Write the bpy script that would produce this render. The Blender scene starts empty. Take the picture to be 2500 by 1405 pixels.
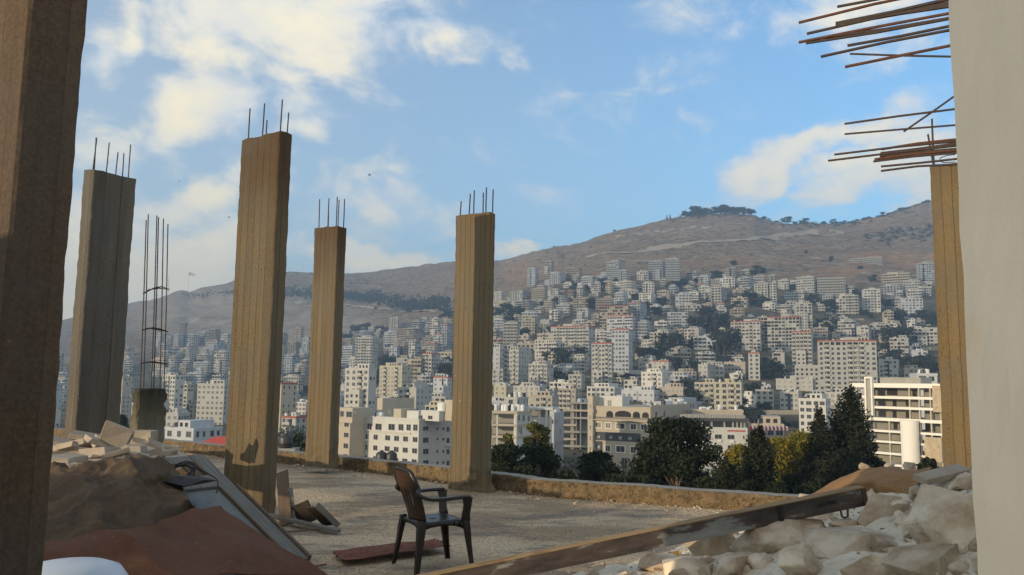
import bpy, bmesh, math, random
from mathutils import Vector, Matrix, noise, Euler
R = math.radians
random.seed(7)
sc = bpy.context.scene
COL = sc.collection
# ---------------------------------------------------------------- camera
F = 2000.0; CX = 1250.0; CY = 702.5; CH = 1.55      # photo pixels (2500 wide), eye height above the roof
u_c = Vector((239, 17226.5, -F)).normalized()
fy_c = Vector((0, 0, -1)); fy_c = (fy_c - u_c * fy_c.dot(u_c)).normalized()
fx_c = fy_c.cross(u_c)
RC = Matrix((fx_c, fy_c, u_c))
CAM = Vector((0, 0, CH))
cd = bpy.data.cameras.new('camera'); cam = bpy.data.objects.new('camera', cd); COL.objects.link(cam)
cd.sensor_width = 36; cd.lens = 36 * F / 2500; cd.clip_end = 20000; cd.clip_start = 0.05
cam.matrix_world = Matrix.Translation(CAM) @ RC.to_4x4()
sc.camera = cam
# ---------------------------------------------------------------- light
SUN_A = R(55); SUN_E = R(8.5)       # sun low, behind the camera's left shoulder
to_sun = Vector((-math.sin(SUN_A) * math.cos(SUN_E), -math.cos(SUN_A) * math.cos(SUN_E), math.sin(SUN_E)))
sd = bpy.data.lights.new('sun', 'SUN'); sd.energy = 2.4; sd.angle = R(0.6); sd.color = (1, .80, .54)
sun = bpy.data.objects.new('sun', sd); COL.objects.link(sun)
sun.rotation_euler = to_sun.to_track_quat('Z', 'Y').to_euler()
sc.view_settings.view_transform = 'Standard'; sc.view_settings.look = 'None'
sc.view_settings.exposure = 0.68; sc.view_settings.gamma = 1
sc.cycles.max_bounces = 5; sc.cycles.diffuse_bounces = 3; sc.cycles.volume_bounces = 0
sc.cycles.transparent_max_bounces = 6; sc.cycles.use_denoising = True

def ray(px, py): return RC @ Vector((px - CX, CY - py, -F))
def P(px, py, D):
    r = ray(px, py); return CAM + r * (D / r.y)
def G(px, py, z=0.0):
    r = ray(px, py); return CAM + r * ((z - CH) / r.z)
def proj(v):
    c = RC.transposed() @ (Vector(v) - CAM); return (CX + F * c.x / -c.z, CY - F * c.y / -c.z)

# ---------------------------------------------------------------- sky
world = bpy.data.worlds.new('World'); sc.world = world; world.use_nodes = True
wn = world.node_tree; wn.nodes.clear()
def WN(t, **k):
    n = wn.nodes.new(t)
    for a, b in k.items(): setattr(n, a, b)
    return n
def wl(a, b): wn.links.new(a, b)
def wmath(op, a, b=None, clamp=False):
    n = WN('ShaderNodeMath', operation=op); n.use_clamp = clamp
    for i, v in enumerate((a, b)):
        if v is None: continue
        if isinstance(v, (int, float)): n.inputs[i].default_value = v
        else: wl(v, n.inputs[i])
    return n.outputs[0]
sky = WN('ShaderNodeTexSky', sky_type='NISHITA'); sky.sun_disc = False
sky.sun_elevation = SUN_E; sky.sun_rotation = math.atan2(to_sun.x, to_sun.y); sky.altitude = 600
sky.air_density = 1.0; sky.dust_density = 1.0; sky.ozone_density = 2.0
tc = WN('ShaderNodeTexCoord')
vec = tc.outputs['Generated']
# clouds sit in fixed directions of the sky: (px, py, half width, half height, roll degrees, strength)
CLOUDS = [(640,40,330,150,5,1.25),(850,20,240,140,0,1.2),(1040,120,200,60,-10,.95),(700,200,120,70,20,.85),(450,250,170,95,-35,1.1),
 (390,350,130,75,-30,1.1),(300,60,60,110,20,.9),(230,120,60,120,0,.8),(520,480,210,75,-15,1.1),(260,370,150,110,0,1.0),(860,500,270,90,0,.85),
 (900,560,240,60,0,.6),(440,610,270,65,0,1.45),(300,640,330,130,0,1.9),(180,700,200,160,0,1.9),(900,640,330,42,2,1.25),(240,520,160,130,0,.8),(740,305,60,50,0,.9),(1280,608,130,30,-10,.85),
 (480,680,300,50,0,1.1),(1940,395,210,42,-20,1.2),(2080,340,160,50,-25,1.0),(2200,440,230,62,-5,1.25),(2130,20,220,80,15,1.15),(1650,90,150,120,-50,.5),(2330,380,200,80,0,1.1),
 (-350,300,420,220,0,1.0),(-300,650,500,120,0,1.2),(1500,-350,700,180,0,.9),(2900,350,350,120,0,1.0),(600,-250,600,200,0,1.0),(3300,100,400,150,0,.8)]
acc = None
nz0 = WN('ShaderNodeTexNoise'); nz0.inputs['Scale'].default_value = 9; nz0.inputs['Detail'].default_value = 6
wl(vec, nz0.inputs['Vector'])
warp = WN('ShaderNodeVectorMath', operation='MULTIPLY_ADD'); wl(nz0.outputs['Color'], warp.inputs[0])
warp.inputs[1].default_value = (.13,) * 3
wsub = WN('ShaderNodeVectorMath', operation='SUBTRACT'); wl(vec, wsub.inputs[0]); wsub.inputs[1].default_value = (.065,) * 3
wl(wsub.outputs[0], warp.inputs[2])
for (px, py, hw, hh, roll, st) in CLOUDS:
    d = ray(px, py).normalized()
    right = Vector((d.y, -d.x, 0)).normalized(); up = right.cross(d)
    right2 = right * math.cos(R(roll)) - up * math.sin(R(roll)); up2 = right2.cross(d)
    mtx = Matrix((right2, d, up2)).transposed()
    mp = WN('ShaderNodeMapping', vector_type='TEXTURE')
    mp.inputs['Location'].default_value = d; mp.inputs['Rotation'].default_value = mtx.to_euler()
    mp.inputs['Scale'].default_value = (hw * 1.35 / F, .6, hh * 1.35 / F)
    wl(warp.outputs[0], mp.inputs['Vector'])
    g = WN('ShaderNodeTexGradient', gradient_type='SPHERICAL'); wl(mp.outputs[0], g.inputs['Vector'])
    v = wmath('MULTIPLY', g.outputs['Fac'], st)
    acc = v if acc is None else wmath('MAXIMUM', acc, v)
mp = WN('ShaderNodeMapping'); mp.inputs['Scale'].default_value = (1, 1, 1.7); wl(vec, mp.inputs['Vector'])
nz = WN('ShaderNodeTexNoise'); nz.inputs['Scale'].default_value = 11; nz.inputs['Detail'].default_value = 12; nz.inputs['Roughness'].default_value = .60
nz.inputs['Distortion'].default_value = .35
wl(mp.outputs[0], nz.inputs['Vector'])
nzb = WN('ShaderNodeTexNoise'); nzb.inputs['Scale'].default_value = 4.2; nzb.inputs['Detail'].default_value = 3; wl(mp.outputs[0], nzb.inputs['Vector'])
s = wmath('ADD', wmath('MULTIPLY', acc, .62), wmath('ADD', wmath('MULTIPLY', nz.outputs['Fac'], 1.45), wmath('MULTIPLY', nzb.outputs['Fac'], .45)))
mr = WN('ShaderNodeMapRange', interpolation_type='SMOOTHSTEP'); wl(s, mr.inputs['Value'])
mr.inputs['From Min'].default_value = 1.02; mr.inputs['From Max'].default_value = 1.52
mr.inputs['To Max'].default_value = .93
nz2 = WN('ShaderNodeTexNoise'); nz2.inputs['Scale'].default_value = 9; nz2.inputs['Detail'].default_value = 5; wl(mp.outputs[0], nz2.inputs['Vector'])
ccol = WN('ShaderNodeMix', data_type='RGBA'); ccol.inputs['A'].default_value = (.68, .71, .73, 1); ccol.inputs['B'].default_value = (1.04, .90, .62, 1)
cr = WN('ShaderNodeMapRange'); wl(wmath('ADD', wmath('MULTIPLY', nz2.outputs['Fac'], .8), wmath('MULTIPLY', s, .45)), cr.inputs['Value'])
cr.inputs['From Min'].default_value = .85; cr.inputs['From Max'].default_value = 1.25; wl(cr.outputs[0], ccol.inputs['Factor'])
SKYK = .15
sepn = WN('ShaderNodeSeparateXYZ'); wl(vec, sepn.inputs[0])
vl = WN('ShaderNodeMapRange'); wl(sepn.outputs[2], vl.inputs['Value']); vl.inputs['From Min'].default_value = .02; vl.inputs['From Max'].default_value = .45; vl.inputs['To Min'].default_value = .26; vl.inputs['To Max'].default_value = .03
vx = WN('ShaderNodeMapRange'); wl(sepn.outputs[0], vx.inputs['Value']); vx.inputs['From Min'].default_value = .45; vx.inputs['From Max'].default_value = -.6; vx.inputs['To Min'].default_value = .0; vx.inputs['To Max'].default_value = .42
vb = WN('ShaderNodeMapRange'); wl(sepn.outputs[1], vb.inputs['Value']); vb.inputs['From Min'].default_value = .35; vb.inputs['From Max'].default_value = -.35; vb.inputs['To Min'].default_value = .0; vb.inputs['To Max'].default_value = .95  # unseen bright sky behind the view, added to warm the fill light
veil = wmath('ADD', wmath('ADD', vl.outputs[0], vx.outputs[0]), vb.outputs[0], True)
skc = WN('ShaderNodeMix', data_type='RGBA', blend_type='MULTIPLY'); skc.inputs['Factor'].default_value = 1
vm = WN('ShaderNodeMix', data_type='RGBA'); wl(wmath('MULTIPLY', veil, .8), vm.inputs['Factor']); wl(skc.outputs['Result'], vm.inputs['A']); vm.inputs['B'].default_value = (3.6, 3.45, 3.05, 1)
wl(sky.outputs[0], skc.inputs['A']); skc.inputs['B'].default_value = (.80, 1.19, 1.38, 1)
mx = WN('ShaderNodeMix', data_type='RGBA'); wl(mr.outputs[0], mx.inputs['Factor']); wl(vm.outputs['Result'], mx.inputs['A'])
cs = WN('ShaderNodeVectorMath', operation='SCALE'); wl(ccol.outputs['Result'], cs.inputs[0]); cs.inputs['Scale'].default_value = .80 / SKYK
wl(cs.outputs[0], mx.inputs['B'])
bg = WN('ShaderNodeBackground'); bg.inputs['Strength'].default_value = SKYK; wl(mx.outputs['Result'], bg.inputs['Color'])
wo = WN('ShaderNodeOutputWorld'); wl(bg.outputs[0], wo.inputs['Surface'])
world.cycles.sampling_method = 'MANUAL'; world.cycles.sample_map_resolution = 512

# ---------------------------------------------------------------- materials
def new_mat(name):
    m = bpy.data.materials.new(name); m.use_nodes = True
    nt = m.node_tree; b = nt.nodes['Principled BSDF']
    return m, nt, b
def mat(name, c1, c2=None, scale=4, bump=0.0, rough=.85, stretch=(1, 1, 1), speck=None, speckscale=40, speckamt=.5, metal=0, detail=6, bscale=None, contrast=.25, rnd=0, bd=.02):
    m, nt, b = new_mat(name); N = nt.nodes.new; L = nt.links.new
    b.inputs['Roughness'].default_value = rough; b.inputs['Metallic'].default_value = metal
    b.inputs['Specular IOR Level'].default_value = .3 if rough > .5 else .5
    tc = N('ShaderNodeTexCoord'); mp = N('ShaderNodeMapping'); mp.inputs['Scale'].default_value = stretch
    L(tc.outputs['Object'], mp.inputs['Vector'])
    n = N('ShaderNodeTexNoise'); n.inputs['Scale'].default_value = scale; n.inputs['Detail'].default_value = detail; n.inputs['Roughness'].default_value = .62
    L(mp.outputs[0], n.inputs['Vector'])
    r = N('ShaderNodeMapRange'); r.inputs['From Min'].default_value = .5 - contrast; r.inputs['From Max'].default_value = .5 + contrast
    L(n.outputs['Fac'], r.inputs['Value'])
    mx = N('ShaderNodeMix'); mx.data_type = 'RGBA'; L(r.outputs[0], mx.inputs['Factor'])
    mx.inputs['A'].default_value = (*c1, 1); mx.inputs['B'].default_value = (*(c2 or c1), 1)
    out = mx.outputs['Result']
    if speck:
        v = N('ShaderNodeTexNoise'); v.inputs['Scale'].default_value = speckscale; v.inputs['Detail'].default_value = 3; L(mp.outputs[0], v.inputs['Vector'])
        r2 = N('ShaderNodeMapRange'); r2.inputs['From Min'].default_value = .56; r2.inputs['From Max'].default_value = .66; r2.inputs['To Max'].default_value = speckamt
        L(v.outputs['Fac'], r2.inputs['Value'])
        m2 = N('ShaderNodeMix'); m2.data_type = 'RGBA'; L(r2.outputs[0], m2.inputs['Factor']); L(out, m2.inputs['A']); m2.inputs['B'].default_value = (*speck, 1)
        out = m2.outputs['Result']
    if rnd:
        oi = N('ShaderNodeObjectInfo'); hs = N('ShaderNodeHueSaturation'); L(out, hs.inputs['Color'])
        rr = N('ShaderNodeMapRange'); L(oi.outputs['Random'], rr.inputs['Value']); rr.inputs['To Min'].default_value = 1 - rnd; rr.inputs['To Max'].default_value = 1 + rnd
        L(rr.outputs[0], hs.inputs['Value']); out = hs.outputs[0]
    L(out, b.inputs['Base Color'])
    if bump:
        n3 = N('ShaderNodeTexNoise'); n3.inputs['Scale'].default_value = bscale or scale * 6; n3.inputs['Detail'].default_value = 6; L(mp.outputs[0], n3.inputs['Vector'])
        bp = N('ShaderNodeBump'); bp.inputs['Strength'].default_value = bump; bp.inputs['Distance'].default_value = bd
        L(n3.outputs['Fac'], bp.inputs['Height']); L(bp.outputs[0], b.inputs['Normal'])
    return m

def board_concrete(name, base, dark, seed, board=.105, stain=(.08, .05, .03), H=4.3):
    """Concrete cast between vertical boards: seams, board to board tone, pores, dark weathered head."""
    m, nt, b = new_mat(name); N = nt.nodes.new; L = nt.links.new
    b.inputs['Roughness'].default_value = .93; b.inputs['Specular IOR Level'].default_value = .15
    tc = N('ShaderNodeTexCoord'); sp = N('ShaderNodeSeparateXYZ'); L(tc.outputs['Object'], sp.inputs[0])
    def mt(op, a, c=None, clamp=False):
        n = N('ShaderNodeMath'); n.operation = op; n.use_clamp = clamp
        for i, v in enumerate((a, c)):
            if v is None: continue
            if isinstance(v, (int, float)): n.inputs[i].default_value = v
            else: L(v, n.inputs[i])
        return n.outputs[0]
    wv = N('ShaderNodeTexNoise'); wv.inputs['Scale'].default_value = .9; L(tc.outputs['Object'], wv.inputs['Vector'])
    uu = mt('ADD', mt('ADD', sp.outputs[0], sp.outputs[1]), mt('MULTIPLY', wv.outputs['Fac'], .03))
    q = mt('ADD', mt('DIVIDE', uu, board), seed)
    fl = mt('FLOOR', q); fr = mt('FRACT', q)
    wn_ = N('ShaderNodeTexWhiteNoise'); wn_.noise_dimensions = '1D'; L(fl, wn_.inputs['W'])
    seam = mt('LESS_THAN', mt('ABSOLUTE', mt('SUBTRACT', fr, .5)), .457)      # 0 in the seam
    mpv = N('ShaderNodeMapping'); mpv.inputs['Scale'].default_value = (6, 6, .5); L(tc.outputs['Object'], mpv.inputs[0])
    st = N('ShaderNodeTexNoise'); st.inputs['Scale'].default_value = 1.6; st.inputs['Detail'].default_value = 7; L(mpv.outputs[0], st.inputs['Vector'])
    fine = N('ShaderNodeTexNoise'); fine.inputs['Scale'].default_value = 55; fine.inputs['Detail'].default_value = 4; L(tc.outputs['Object'], fine.inputs['Vector'])
    mx = N('ShaderNodeMix'); mx.data_type = 'RGBA'; mx.inputs['A'].default_value = (*dark, 1); mx.inputs['B'].default_value = (*base, 1)
    f = mt('ADD', mt('MULTIPLY', wn_.outputs['Value'], .38), mt('MULTIPLY', mt('SUBTRACT', st.outputs['Fac'], .3), 1.3))
    f = mt('ADD', f, mt('MULTIPLY', mt('SUBTRACT', fine.outputs['Fac'], .5), 1.9), True)
    L(f, mx.inputs['Factor'])
    # weather stain below the head
    hs = N('ShaderNodeMapRange'); hs.interpolation_type = 'SMOOTHSTEP'; L(mt('ADD', sp.outputs[2], mt('MULTIPLY', st.outputs['Fac'], 1.3)), hs.inputs['Value'])
    hs.inputs['From Min'].default_value = H - .45; hs.inputs['From Max'].default_value = H + .75; hs.inputs['To Max'].default_value = .9
    m2 = N('ShaderNodeMix'); m2.data_type = 'RGBA'; L(hs.outputs[0], m2.inputs['Factor']); L(mx.outputs['Result'], m2.inputs['A']); m2.inputs['B'].default_value = (*stain, 1)
    # pores and seam
    vo = N('ShaderNodeTexVoronoi'); vo.inputs['Scale'].default_value = 17; L(tc.outputs['Object'], vo.inputs['Vector'])
    pv = N('ShaderNodeTexNoise'); pv.inputs['Scale'].default_value = 3; L(tc.outputs['Object'], pv.inputs['Vector'])
    pore = mt('LESS_THAN', vo.outputs['Distance'], mt('MULTIPLY', mt('SUBTRACT', pv.outputs['Fac'], .42), .7))
    k = mt('MAXIMUM', mt('MULTIPLY', mt('SUBTRACT', 1, seam), mt('MULTIPLY', wn_.outputs['Value'], .8)), mt('MULTIPLY', pore, .6))
    m3 = N('ShaderNodeMix'); m3.data_type = 'RGBA'; L(k, m3.inputs['Factor']); L(m2.outputs['Result'], m3.inputs['A']); m3.inputs['B'].default_value = (.05, .035, .025, 1)
    # pale lime spatter
    sn = N('ShaderNodeTexNoise'); sn.inputs['Scale'].default_value = 9; sn.inputs['Detail'].default_value = 8; sn.inputs['Roughness'].default_value = .7; L(tc.outputs['Object'], sn.inputs['Vector'])
    sr = N('ShaderNodeMapRange'); L(sn.outputs['Fac'], sr.inputs['Value']); sr.inputs['From Min'].default_value = .68; sr.inputs['From Max'].default_value = .74; sr.inputs['To Max'].default_value = .7
    m4 = N('ShaderNodeMix'); m4.data_type = 'RGBA'; L(sr.outputs[0], m4.inputs['Factor']); L(m3.outputs['Result'], m4.inputs['A']); m4.inputs['B'].default_value = (.5, .45, .36, 1)
    gn = N('ShaderNodeTexNoise'); gn.inputs['Scale'].default_value = 1.3; gn.inputs['Detail'].default_value = 5; L(tc.outputs['Object'], gn.inputs['Vector'])
    gr = N('ShaderNodeMapRange'); L(gn.outputs['Fac'], gr.inputs['Value']); gr.inputs['From Min'].default_value = .45; gr.inputs['From Max'].default_value = .68; gr.inputs['To Max'].default_value = .55
    m5 = N('ShaderNodeMix'); m5.data_type = 'RGBA'; L(gr.outputs[0], m5.inputs['Factor']); L(m4.outputs['Result'], m5.inputs['A']); g_ = sum(base) / 3 * .8; m5.inputs['B'].default_value = (g_ * 1.03, g_, g_ * .9, 1)
    L(m5.outputs['Result'], b.inputs['Base Color'])
    h = mt('ADD', mt('ADD', mt('MULTIPLY', wn_.outputs['Value'], .5), mt('MULTIPLY', seam, .7)), mt('ADD', mt('MULTIPLY', fine.outputs['Fac'], .5), mt('MULTIPLY', st.outputs['Fac'], .6)))
    h = mt('SUBTRACT', h, mt('MULTIPLY', pore, .8))
    bp = N('ShaderNodeBump'); bp.inputs['Strength'].default_value = .9; bp.inputs['Distance'].default_value = .012
    L(h, bp.inputs['Height']); L(bp.outputs[0], b.inputs['Normal'])
    return m

# ---------------------------------------------------------------- mesh helpers
class MB:
    def __init__(s): s.v = []; s.f = []; s.m = []
    def add(s, vs, fs, mi=0):
        o = len(s.v); s.v += [Vector(v) for v in vs]
        for f in fs: s.f.append([i + o for i in f]); s.m.append(mi)
    def hexa(s, p, mi=0):          # p: 4 bottom (ccw seen from above) + 4 top
        s.add(p, [(3, 2, 1, 0), (4, 5, 6, 7), (0, 1, 5, 4), (1, 2, 6, 5), (2, 3, 7, 6), (3, 0, 4, 7)], mi)
    def obox(s, o, ax, ay, az, mi=0):
        o = Vector(o); ax = Vector(ax); ay = Vector(ay); az = Vector(az)
        if ax.cross(ay).dot(az) < 0: o, ax = o + ax, -ax
        s.hexa([o, o + ax, o + ax + ay, o + ay, o + az, o + ax + az, o + ax + ay + az, o + ay + az], mi)
    def box(s, x0, x1, y0, y1, z0, z1, mi=0): s.obox((x0, y0, z0), (x1 - x0, 0, 0), (0, y1 - y0, 0), (0, 0, z1 - z0), mi)
    def quad(s, a, b, c, d, mi=0): s.add([a, b, c, d], [(0, 1, 2, 3)], mi)
    def tube(s, pts, r, n=6, mi=0, cap=True):
        pts = [Vector(p) for p in pts]; rs = r if isinstance(r, (list, tuple)) else [r] * len(pts)
        vs = []; fs = []; prev = None
        for i, p in enumerate(pts):
            t = (pts[min(i + 1, len(pts) - 1)] - pts[max(i - 1, 0)]).normalized()
            if prev is None: prev = t.orthogonal().normalized()
            prev = (prev - t * prev.dot(t)).normalized(); q = t.cross(prev)
            for k in range(n):
                a = 2 * math.pi * k / n; vs.append(p + (prev * math.cos(a) + q * math.sin(a)) * rs[i])
        for i in range(len(pts) - 1):
            for k in range(n):
                a = i * n + k; b = i * n + (k + 1) % n; fs.append((a, b, b + n, a + n))
        if cap: fs.append(tuple(range(n))[::-1]); fs.append(tuple((len(pts) - 1) * n + k for k in range(n)))
        s.add(vs, fs, mi)
    def cyl(s, c, r, h, n=10, mi=0, r2=None):
        s.tube([Vector(c), Vector(c) + Vector((0, 0, h))], [r, r if r2 is None else r2], n, mi)
    def build(s, name, mats, parent=None, origin=None, smooth=False, bevel=0):
        if not isinstance(mats, (list, tuple)): mats = [mats]
        o = Vector(origin) if origin is not None else Vector((0, 0, 0))
        me = bpy.data.meshes.new(name); me.from_pydata([tuple(v - o) for v in s.v], [], s.f)
        for m in mats: me.materials.append(m)
        me.polygons.foreach_set('material_index', s.m)
        if smooth: me.polygons.foreach_set('use_smooth', [True] * len(s.f))
        ob = bpy.data.objects.new(name, me); COL.objects.link(ob); ob.location = o
        if parent is not None:
            ob.parent = parent; ob.location = o - parent.location if origin is not None else -parent.location
        if bevel:
            md = ob.modifiers.new('bevel', 'BEVEL'); md.width = bevel; md.segments = 2; md.limit_method = 'ANGLE'
        return ob
def tag(o, label=None, cat=None, group=None, kind=None):
    if label and not kind: kind = 'thing'
    if label: o['label'] = label
    if cat: o['category'] = cat
    if group: o['group'] = group
    if kind: o['kind'] = kind
    return o
def empty(name, loc, label=None, cat=None, group=None):
    o = bpy.data.objects.new(name, None); COL.objects.link(o); o.location = loc; o.empty_display_size = .2
    return tag(o, label, cat, group)
def lerp(a, b, t): return a + (b - a) * t
def interp(tab, x):
    if x <= tab[0][0]: return tab[0][1]
    for (a, va), (b, vb) in zip(tab, tab[1:]):
        if x <= b: return lerp(va, vb, (x - a) / (b - a))
    return tab[-1][1]
# ---------------------------------------------------------------- terrain
DK = [250, 400, 500, 620, 700, 800, 900, 1000, 1150, 1400]
TAB = [(-1200, [1150, 1075, 1048, 1028, 1012, 998, 985, 970, 940, 900]),
 (300, [1160, 1075, 1045, 1025, 1010, 995, 975, 950, 908, 862]),
 (600, [1160, 1070, 1040, 1015, 1000, 985, 965, 945, 905, 858]),
 (900, [1160, 1060, 1020, 985, 970, 955, 940, 925, 895, 845]),
 (1100, [1160, 1050, 1005, 960, 930, 905, 880, 860, 830, 782]),
 (1300, [1160, 1045, 995, 945, 900, 865, 835, 800, 755, 690]),
 (1500, [1160, 1045, 993, 945, 890, 850, 810, 765, 700, 640]),
 (1800, [1160, 1045, 993, 940, 890, 850, 800, 755, 695, 622]),
 (2300, [1160, 1050, 995, 935, 890, 845, 795, 750, 690, 615]),
 (3600, [1160, 1050, 995, 935, 880, 830, 780, 735, 680, 600])]
SKY = [(-1500, 860), (0, 800), (130, 782), (160, 776), (310, 742), (380, 725), (412, 711), (430, 708), (452, 712), (490, 702), (560, 683), (640, 668), (700, 663), (760, 664), (850, 668),
 (900, 662), (950, 655), (1030, 646), (1110, 637), (1220, 631), (1300, 613), (1340, 603), (1420, 588), (1470, 574), (1520, 556), (1570, 545), (1620, 536), (1700, 525), (1760, 519), (1800, 517), (1850, 524), (1868, 536),
 (1900, 543), (1960, 546), (2070, 546), (2130, 535), (2200, 517), (2265, 497), (2400, 470), (2700, 430), (3600, 420)]
def Dridge(px): return interp([(1000, 2500), (1400, 2000)], px)
def tab_at(px, k):
    return interp([(c, t[k]) for c, t in TAB], px)
def terr_y(px, D):
    if D <= 1400: return interp([(d, tab_at(px, k)) for k, d in enumerate(DK)], D)
    Dr = Dridge(px); t = (D - 1400) / (Dr - 1400); ys = interp(SKY, px); y0 = tab_at(px, 9)
    if t <= 1: return lerp(y0, ys, t ** .9)
    return ys + 90 * (t - 1)
def terr_z0(px, D):
    if D >= 250: return P(px, terr_y(px, D), D).z
    zf = P(px, terr_y(px, 250), 250).z
    return interp([(0, -15), (95, -15), (150, -19), (250, zf)], D)
def px_of(x, y): return CX + (RC.transposed() @ Vector((x / max(y, 1e-3), 1, -.02))).x * F / -(RC.transposed() @ Vector((x / max(y, 1e-3), 1, -.02))).z
def terr_z(px, D):
    z = terr_z0(px, D)
    if D > 300:
        X = P(px, 930, D).x
        k = min(1, (D - 300) / 900)
        z += k * (noise.noise(Vector((X / 110, D / 110, 0))) * 5 + noise.noise(Vector((X / 35, D / 35, 5))) * 2.2)
        if D > 1250:
            q = min(1, (D - 1250) / 300)
            # limestone ledges and gullies on the open hill
            z += q * (abs(noise.noise(Vector((X / 90, D / 260, 9)))) * -7 + math.sin(z / 7.0) * 1.6 + noise.noise(Vector((X / 16, D / 16, 3))) * 1.8)
    return z
def on_terrain(px, py):
    """Distance and point where the sight line at this pixel first meets the slope."""
    lo = 250
    D = 250
    while D < 2600:
        if terr_y(px, D) <= py: break
        D += 12
    return D
pxs = [-1500, -1200, -900, -650, -450, -250, -100] + list(range(0, 2600, 9)) + [2700, 2900, 3150, 3400, 3800]
Ds = [15, 60, 95, 120, 150, 200, 250]
d = 270
while d < 3400:
    Ds.append(d); d *= 1.016 if d > 900 else 1.025
mb = MB()
for D in Ds:
    for px in pxs:
        p = P(px, 930, D); mb.v.append(Vector((p.x, D, terr_z(px, D))))
W = len(pxs)
for j in range(len(Ds) - 1):
    for i in range(W - 1):
        a = j * W + i; mb.f.append((a, a + 1, a + W + 1, a + W)); mb.m.append(0)
def hill_mat():
    m, nt, b = new_mat('dry hillside'); N = nt.nodes.new; L = nt.links.new
    b.inputs['Roughness'].default_value = 1; b.inputs['Specular IOR Level'].default_value = 0
    tc = N('ShaderNodeTexCoord')
    def nzs(scale, detail=8, rough=.6, st=(1, 1, 1)):
        mp = N('ShaderNodeMapping'); mp.inputs['Scale'].default_value = st; L(tc.outputs['Object'], mp.inputs[0])
        n = N('ShaderNodeTexNoise'); n.inputs['Scale'].default_value = scale; n.inputs['Detail'].default_value = detail; n.inputs['Roughness'].default_value = rough
        L(mp.outputs[0], n.inputs['Vector']); return n.outputs['Fac']
    def ramp(v, a, c, hi=1.0):
        r = N('ShaderNodeMapRange'); L(v, r.inputs['Value']); r.inputs['From Min'].default_value = a; r.inputs['From Max'].default_value = c; r.inputs['To Max'].default_value = hi; return r.outputs[0]
    def mix(f, a, c):
        x = N('ShaderNodeMix'); x.data_type = 'RGBA'; L(f, x.inputs['Factor'])
        for k, v in (('A', a), ('B', c)):
            if isinstance(v, tuple): x.inputs[k].default_value = (*v, 1)
            else: L(v, x.inputs[k])
        return x.outputs['Result']
    c = mix(ramp(nzs(.006), .35, .65), (.20, .14, .085), (.28, .20, .125))
    c = mix(ramp(nzs(.02, 6), .45, .7), c, (.26, .15, .09))
    c = mix(ramp(nzs(.05, 9, .75, (.8, .8, 2.4)), .52, .60, .75), c, (.40, .34, .27))       # ledges
    c = mix(ramp(nzs(.13, 8, .8), .54, .60, .85), c, (.48, .43, .35))                       # boulders
    c = mix(ramp(nzs(.075, 7, .75, (1, .6, 1.6)), .53, .60, .85), c, (.055, .055, .038))        # scrub
    c = mix(ramp(nzs(1.0, 5, .6, (.012, .012, .22)), .55, .66, .55), c, (.095, .085, .06))      # terrace lines follow the contours
    c = mix(ramp(nzs(1.0, 6, .7, (.02, .02, .30)), .57, .64, .6), c, (.42, .36, .28))
    at = N('ShaderNodeAttribute'); at.attribute_name = 'soil'; sx = N('ShaderNodeSeparateXYZ'); L(at.outputs['Vector'], sx.inputs[0])
    c = mix(sx.outputs[0], c, mix(ramp(nzs(.05, 6, .6, (1, 1, .3)), .4, .6), (.36, .29, .22), (.50, .43, .34)))
    c = mix(sx.outputs[2], c, mix(ramp(nzs(.045, 6, .7), .45, .56), (.15, .13, .09), (.05, .055, .035)))
    c = mix(sx.outputs[1], c, mix(ramp(nzs(.08, 6, .6, (.5, 1, 2)), .4, .6), (.30, .16, .08), (.46, .30, .17)))
    L(c, b.inputs['Base Color'])
    bp = N('ShaderNodeBump'); bp.inputs['Strength'].default_value = .8; bp.inputs['Distance'].default_value = 4
    L(nzs(.08, 8, .7), bp.inputs['Height']); L(bp.outputs[0], b.inputs['Normal'])
    return m
M_hill = hill_mat()
PATCH = [(560, 760, 190, 55, .75), (420, 765, 110, 60, .55), (800, 800, 110, 55, .8), (920, 830, 120, 25, .6), (700, 790, 60, 40, .7)]      # scraped pale slopes: px, py, half sizes, amount
OCH = [(2200, 632, 110, 22, .9), (2070, 660, 60, 10, .8), (1990, 680, 90, 18, .6), (1420, 680, 120, 20, .4), (2110, 800, 70, 12, .9), (1390, 735, 50, 10, .7), (1290, 660, 90, 30, .5), (1800, 640, 160, 10, .35)]
ter = mb.build('terrain', M_hill, smooth=True); tag(ter, kind='structure')
ca = ter.data.color_attributes.new('soil', 'FLOAT_COLOR', 'POINT')
ii = 0
for D in Ds:
    for px in pxs:
        y = terr_y(px, D) if D >= 250 else 1300
        f = [0, 0]
        for w_, LST in enumerate((PATCH, OCH)):
            for (cx, cy, hx, hy, am) in LST:
                d2 = ((px - cx) / hx) ** 2 + ((y - cy) / hy) ** 2
                if d2 < 1.6: f[w_] = max(f[w_], am * min(1, 1.6 - d2) * (.75 + .8 * noise.noise(Vector((px / 30, y / 12, w_)))))
        tw = min(1, max(0, (y - interp([(1180, 740), (1300, 690), (1500, 668), (2050, 690), (2300, 690)] if px > 1100 else [(250, 880), (560, 840), (850, 832), (1110, 775)], px)) / 25)) if 250 <= D < 1500 else (1 if D < 250 else 0)
        ca.data[ii].color = (max(0, f[0]), max(0, f[1]), tw * .85, 1); ii += 1

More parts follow.
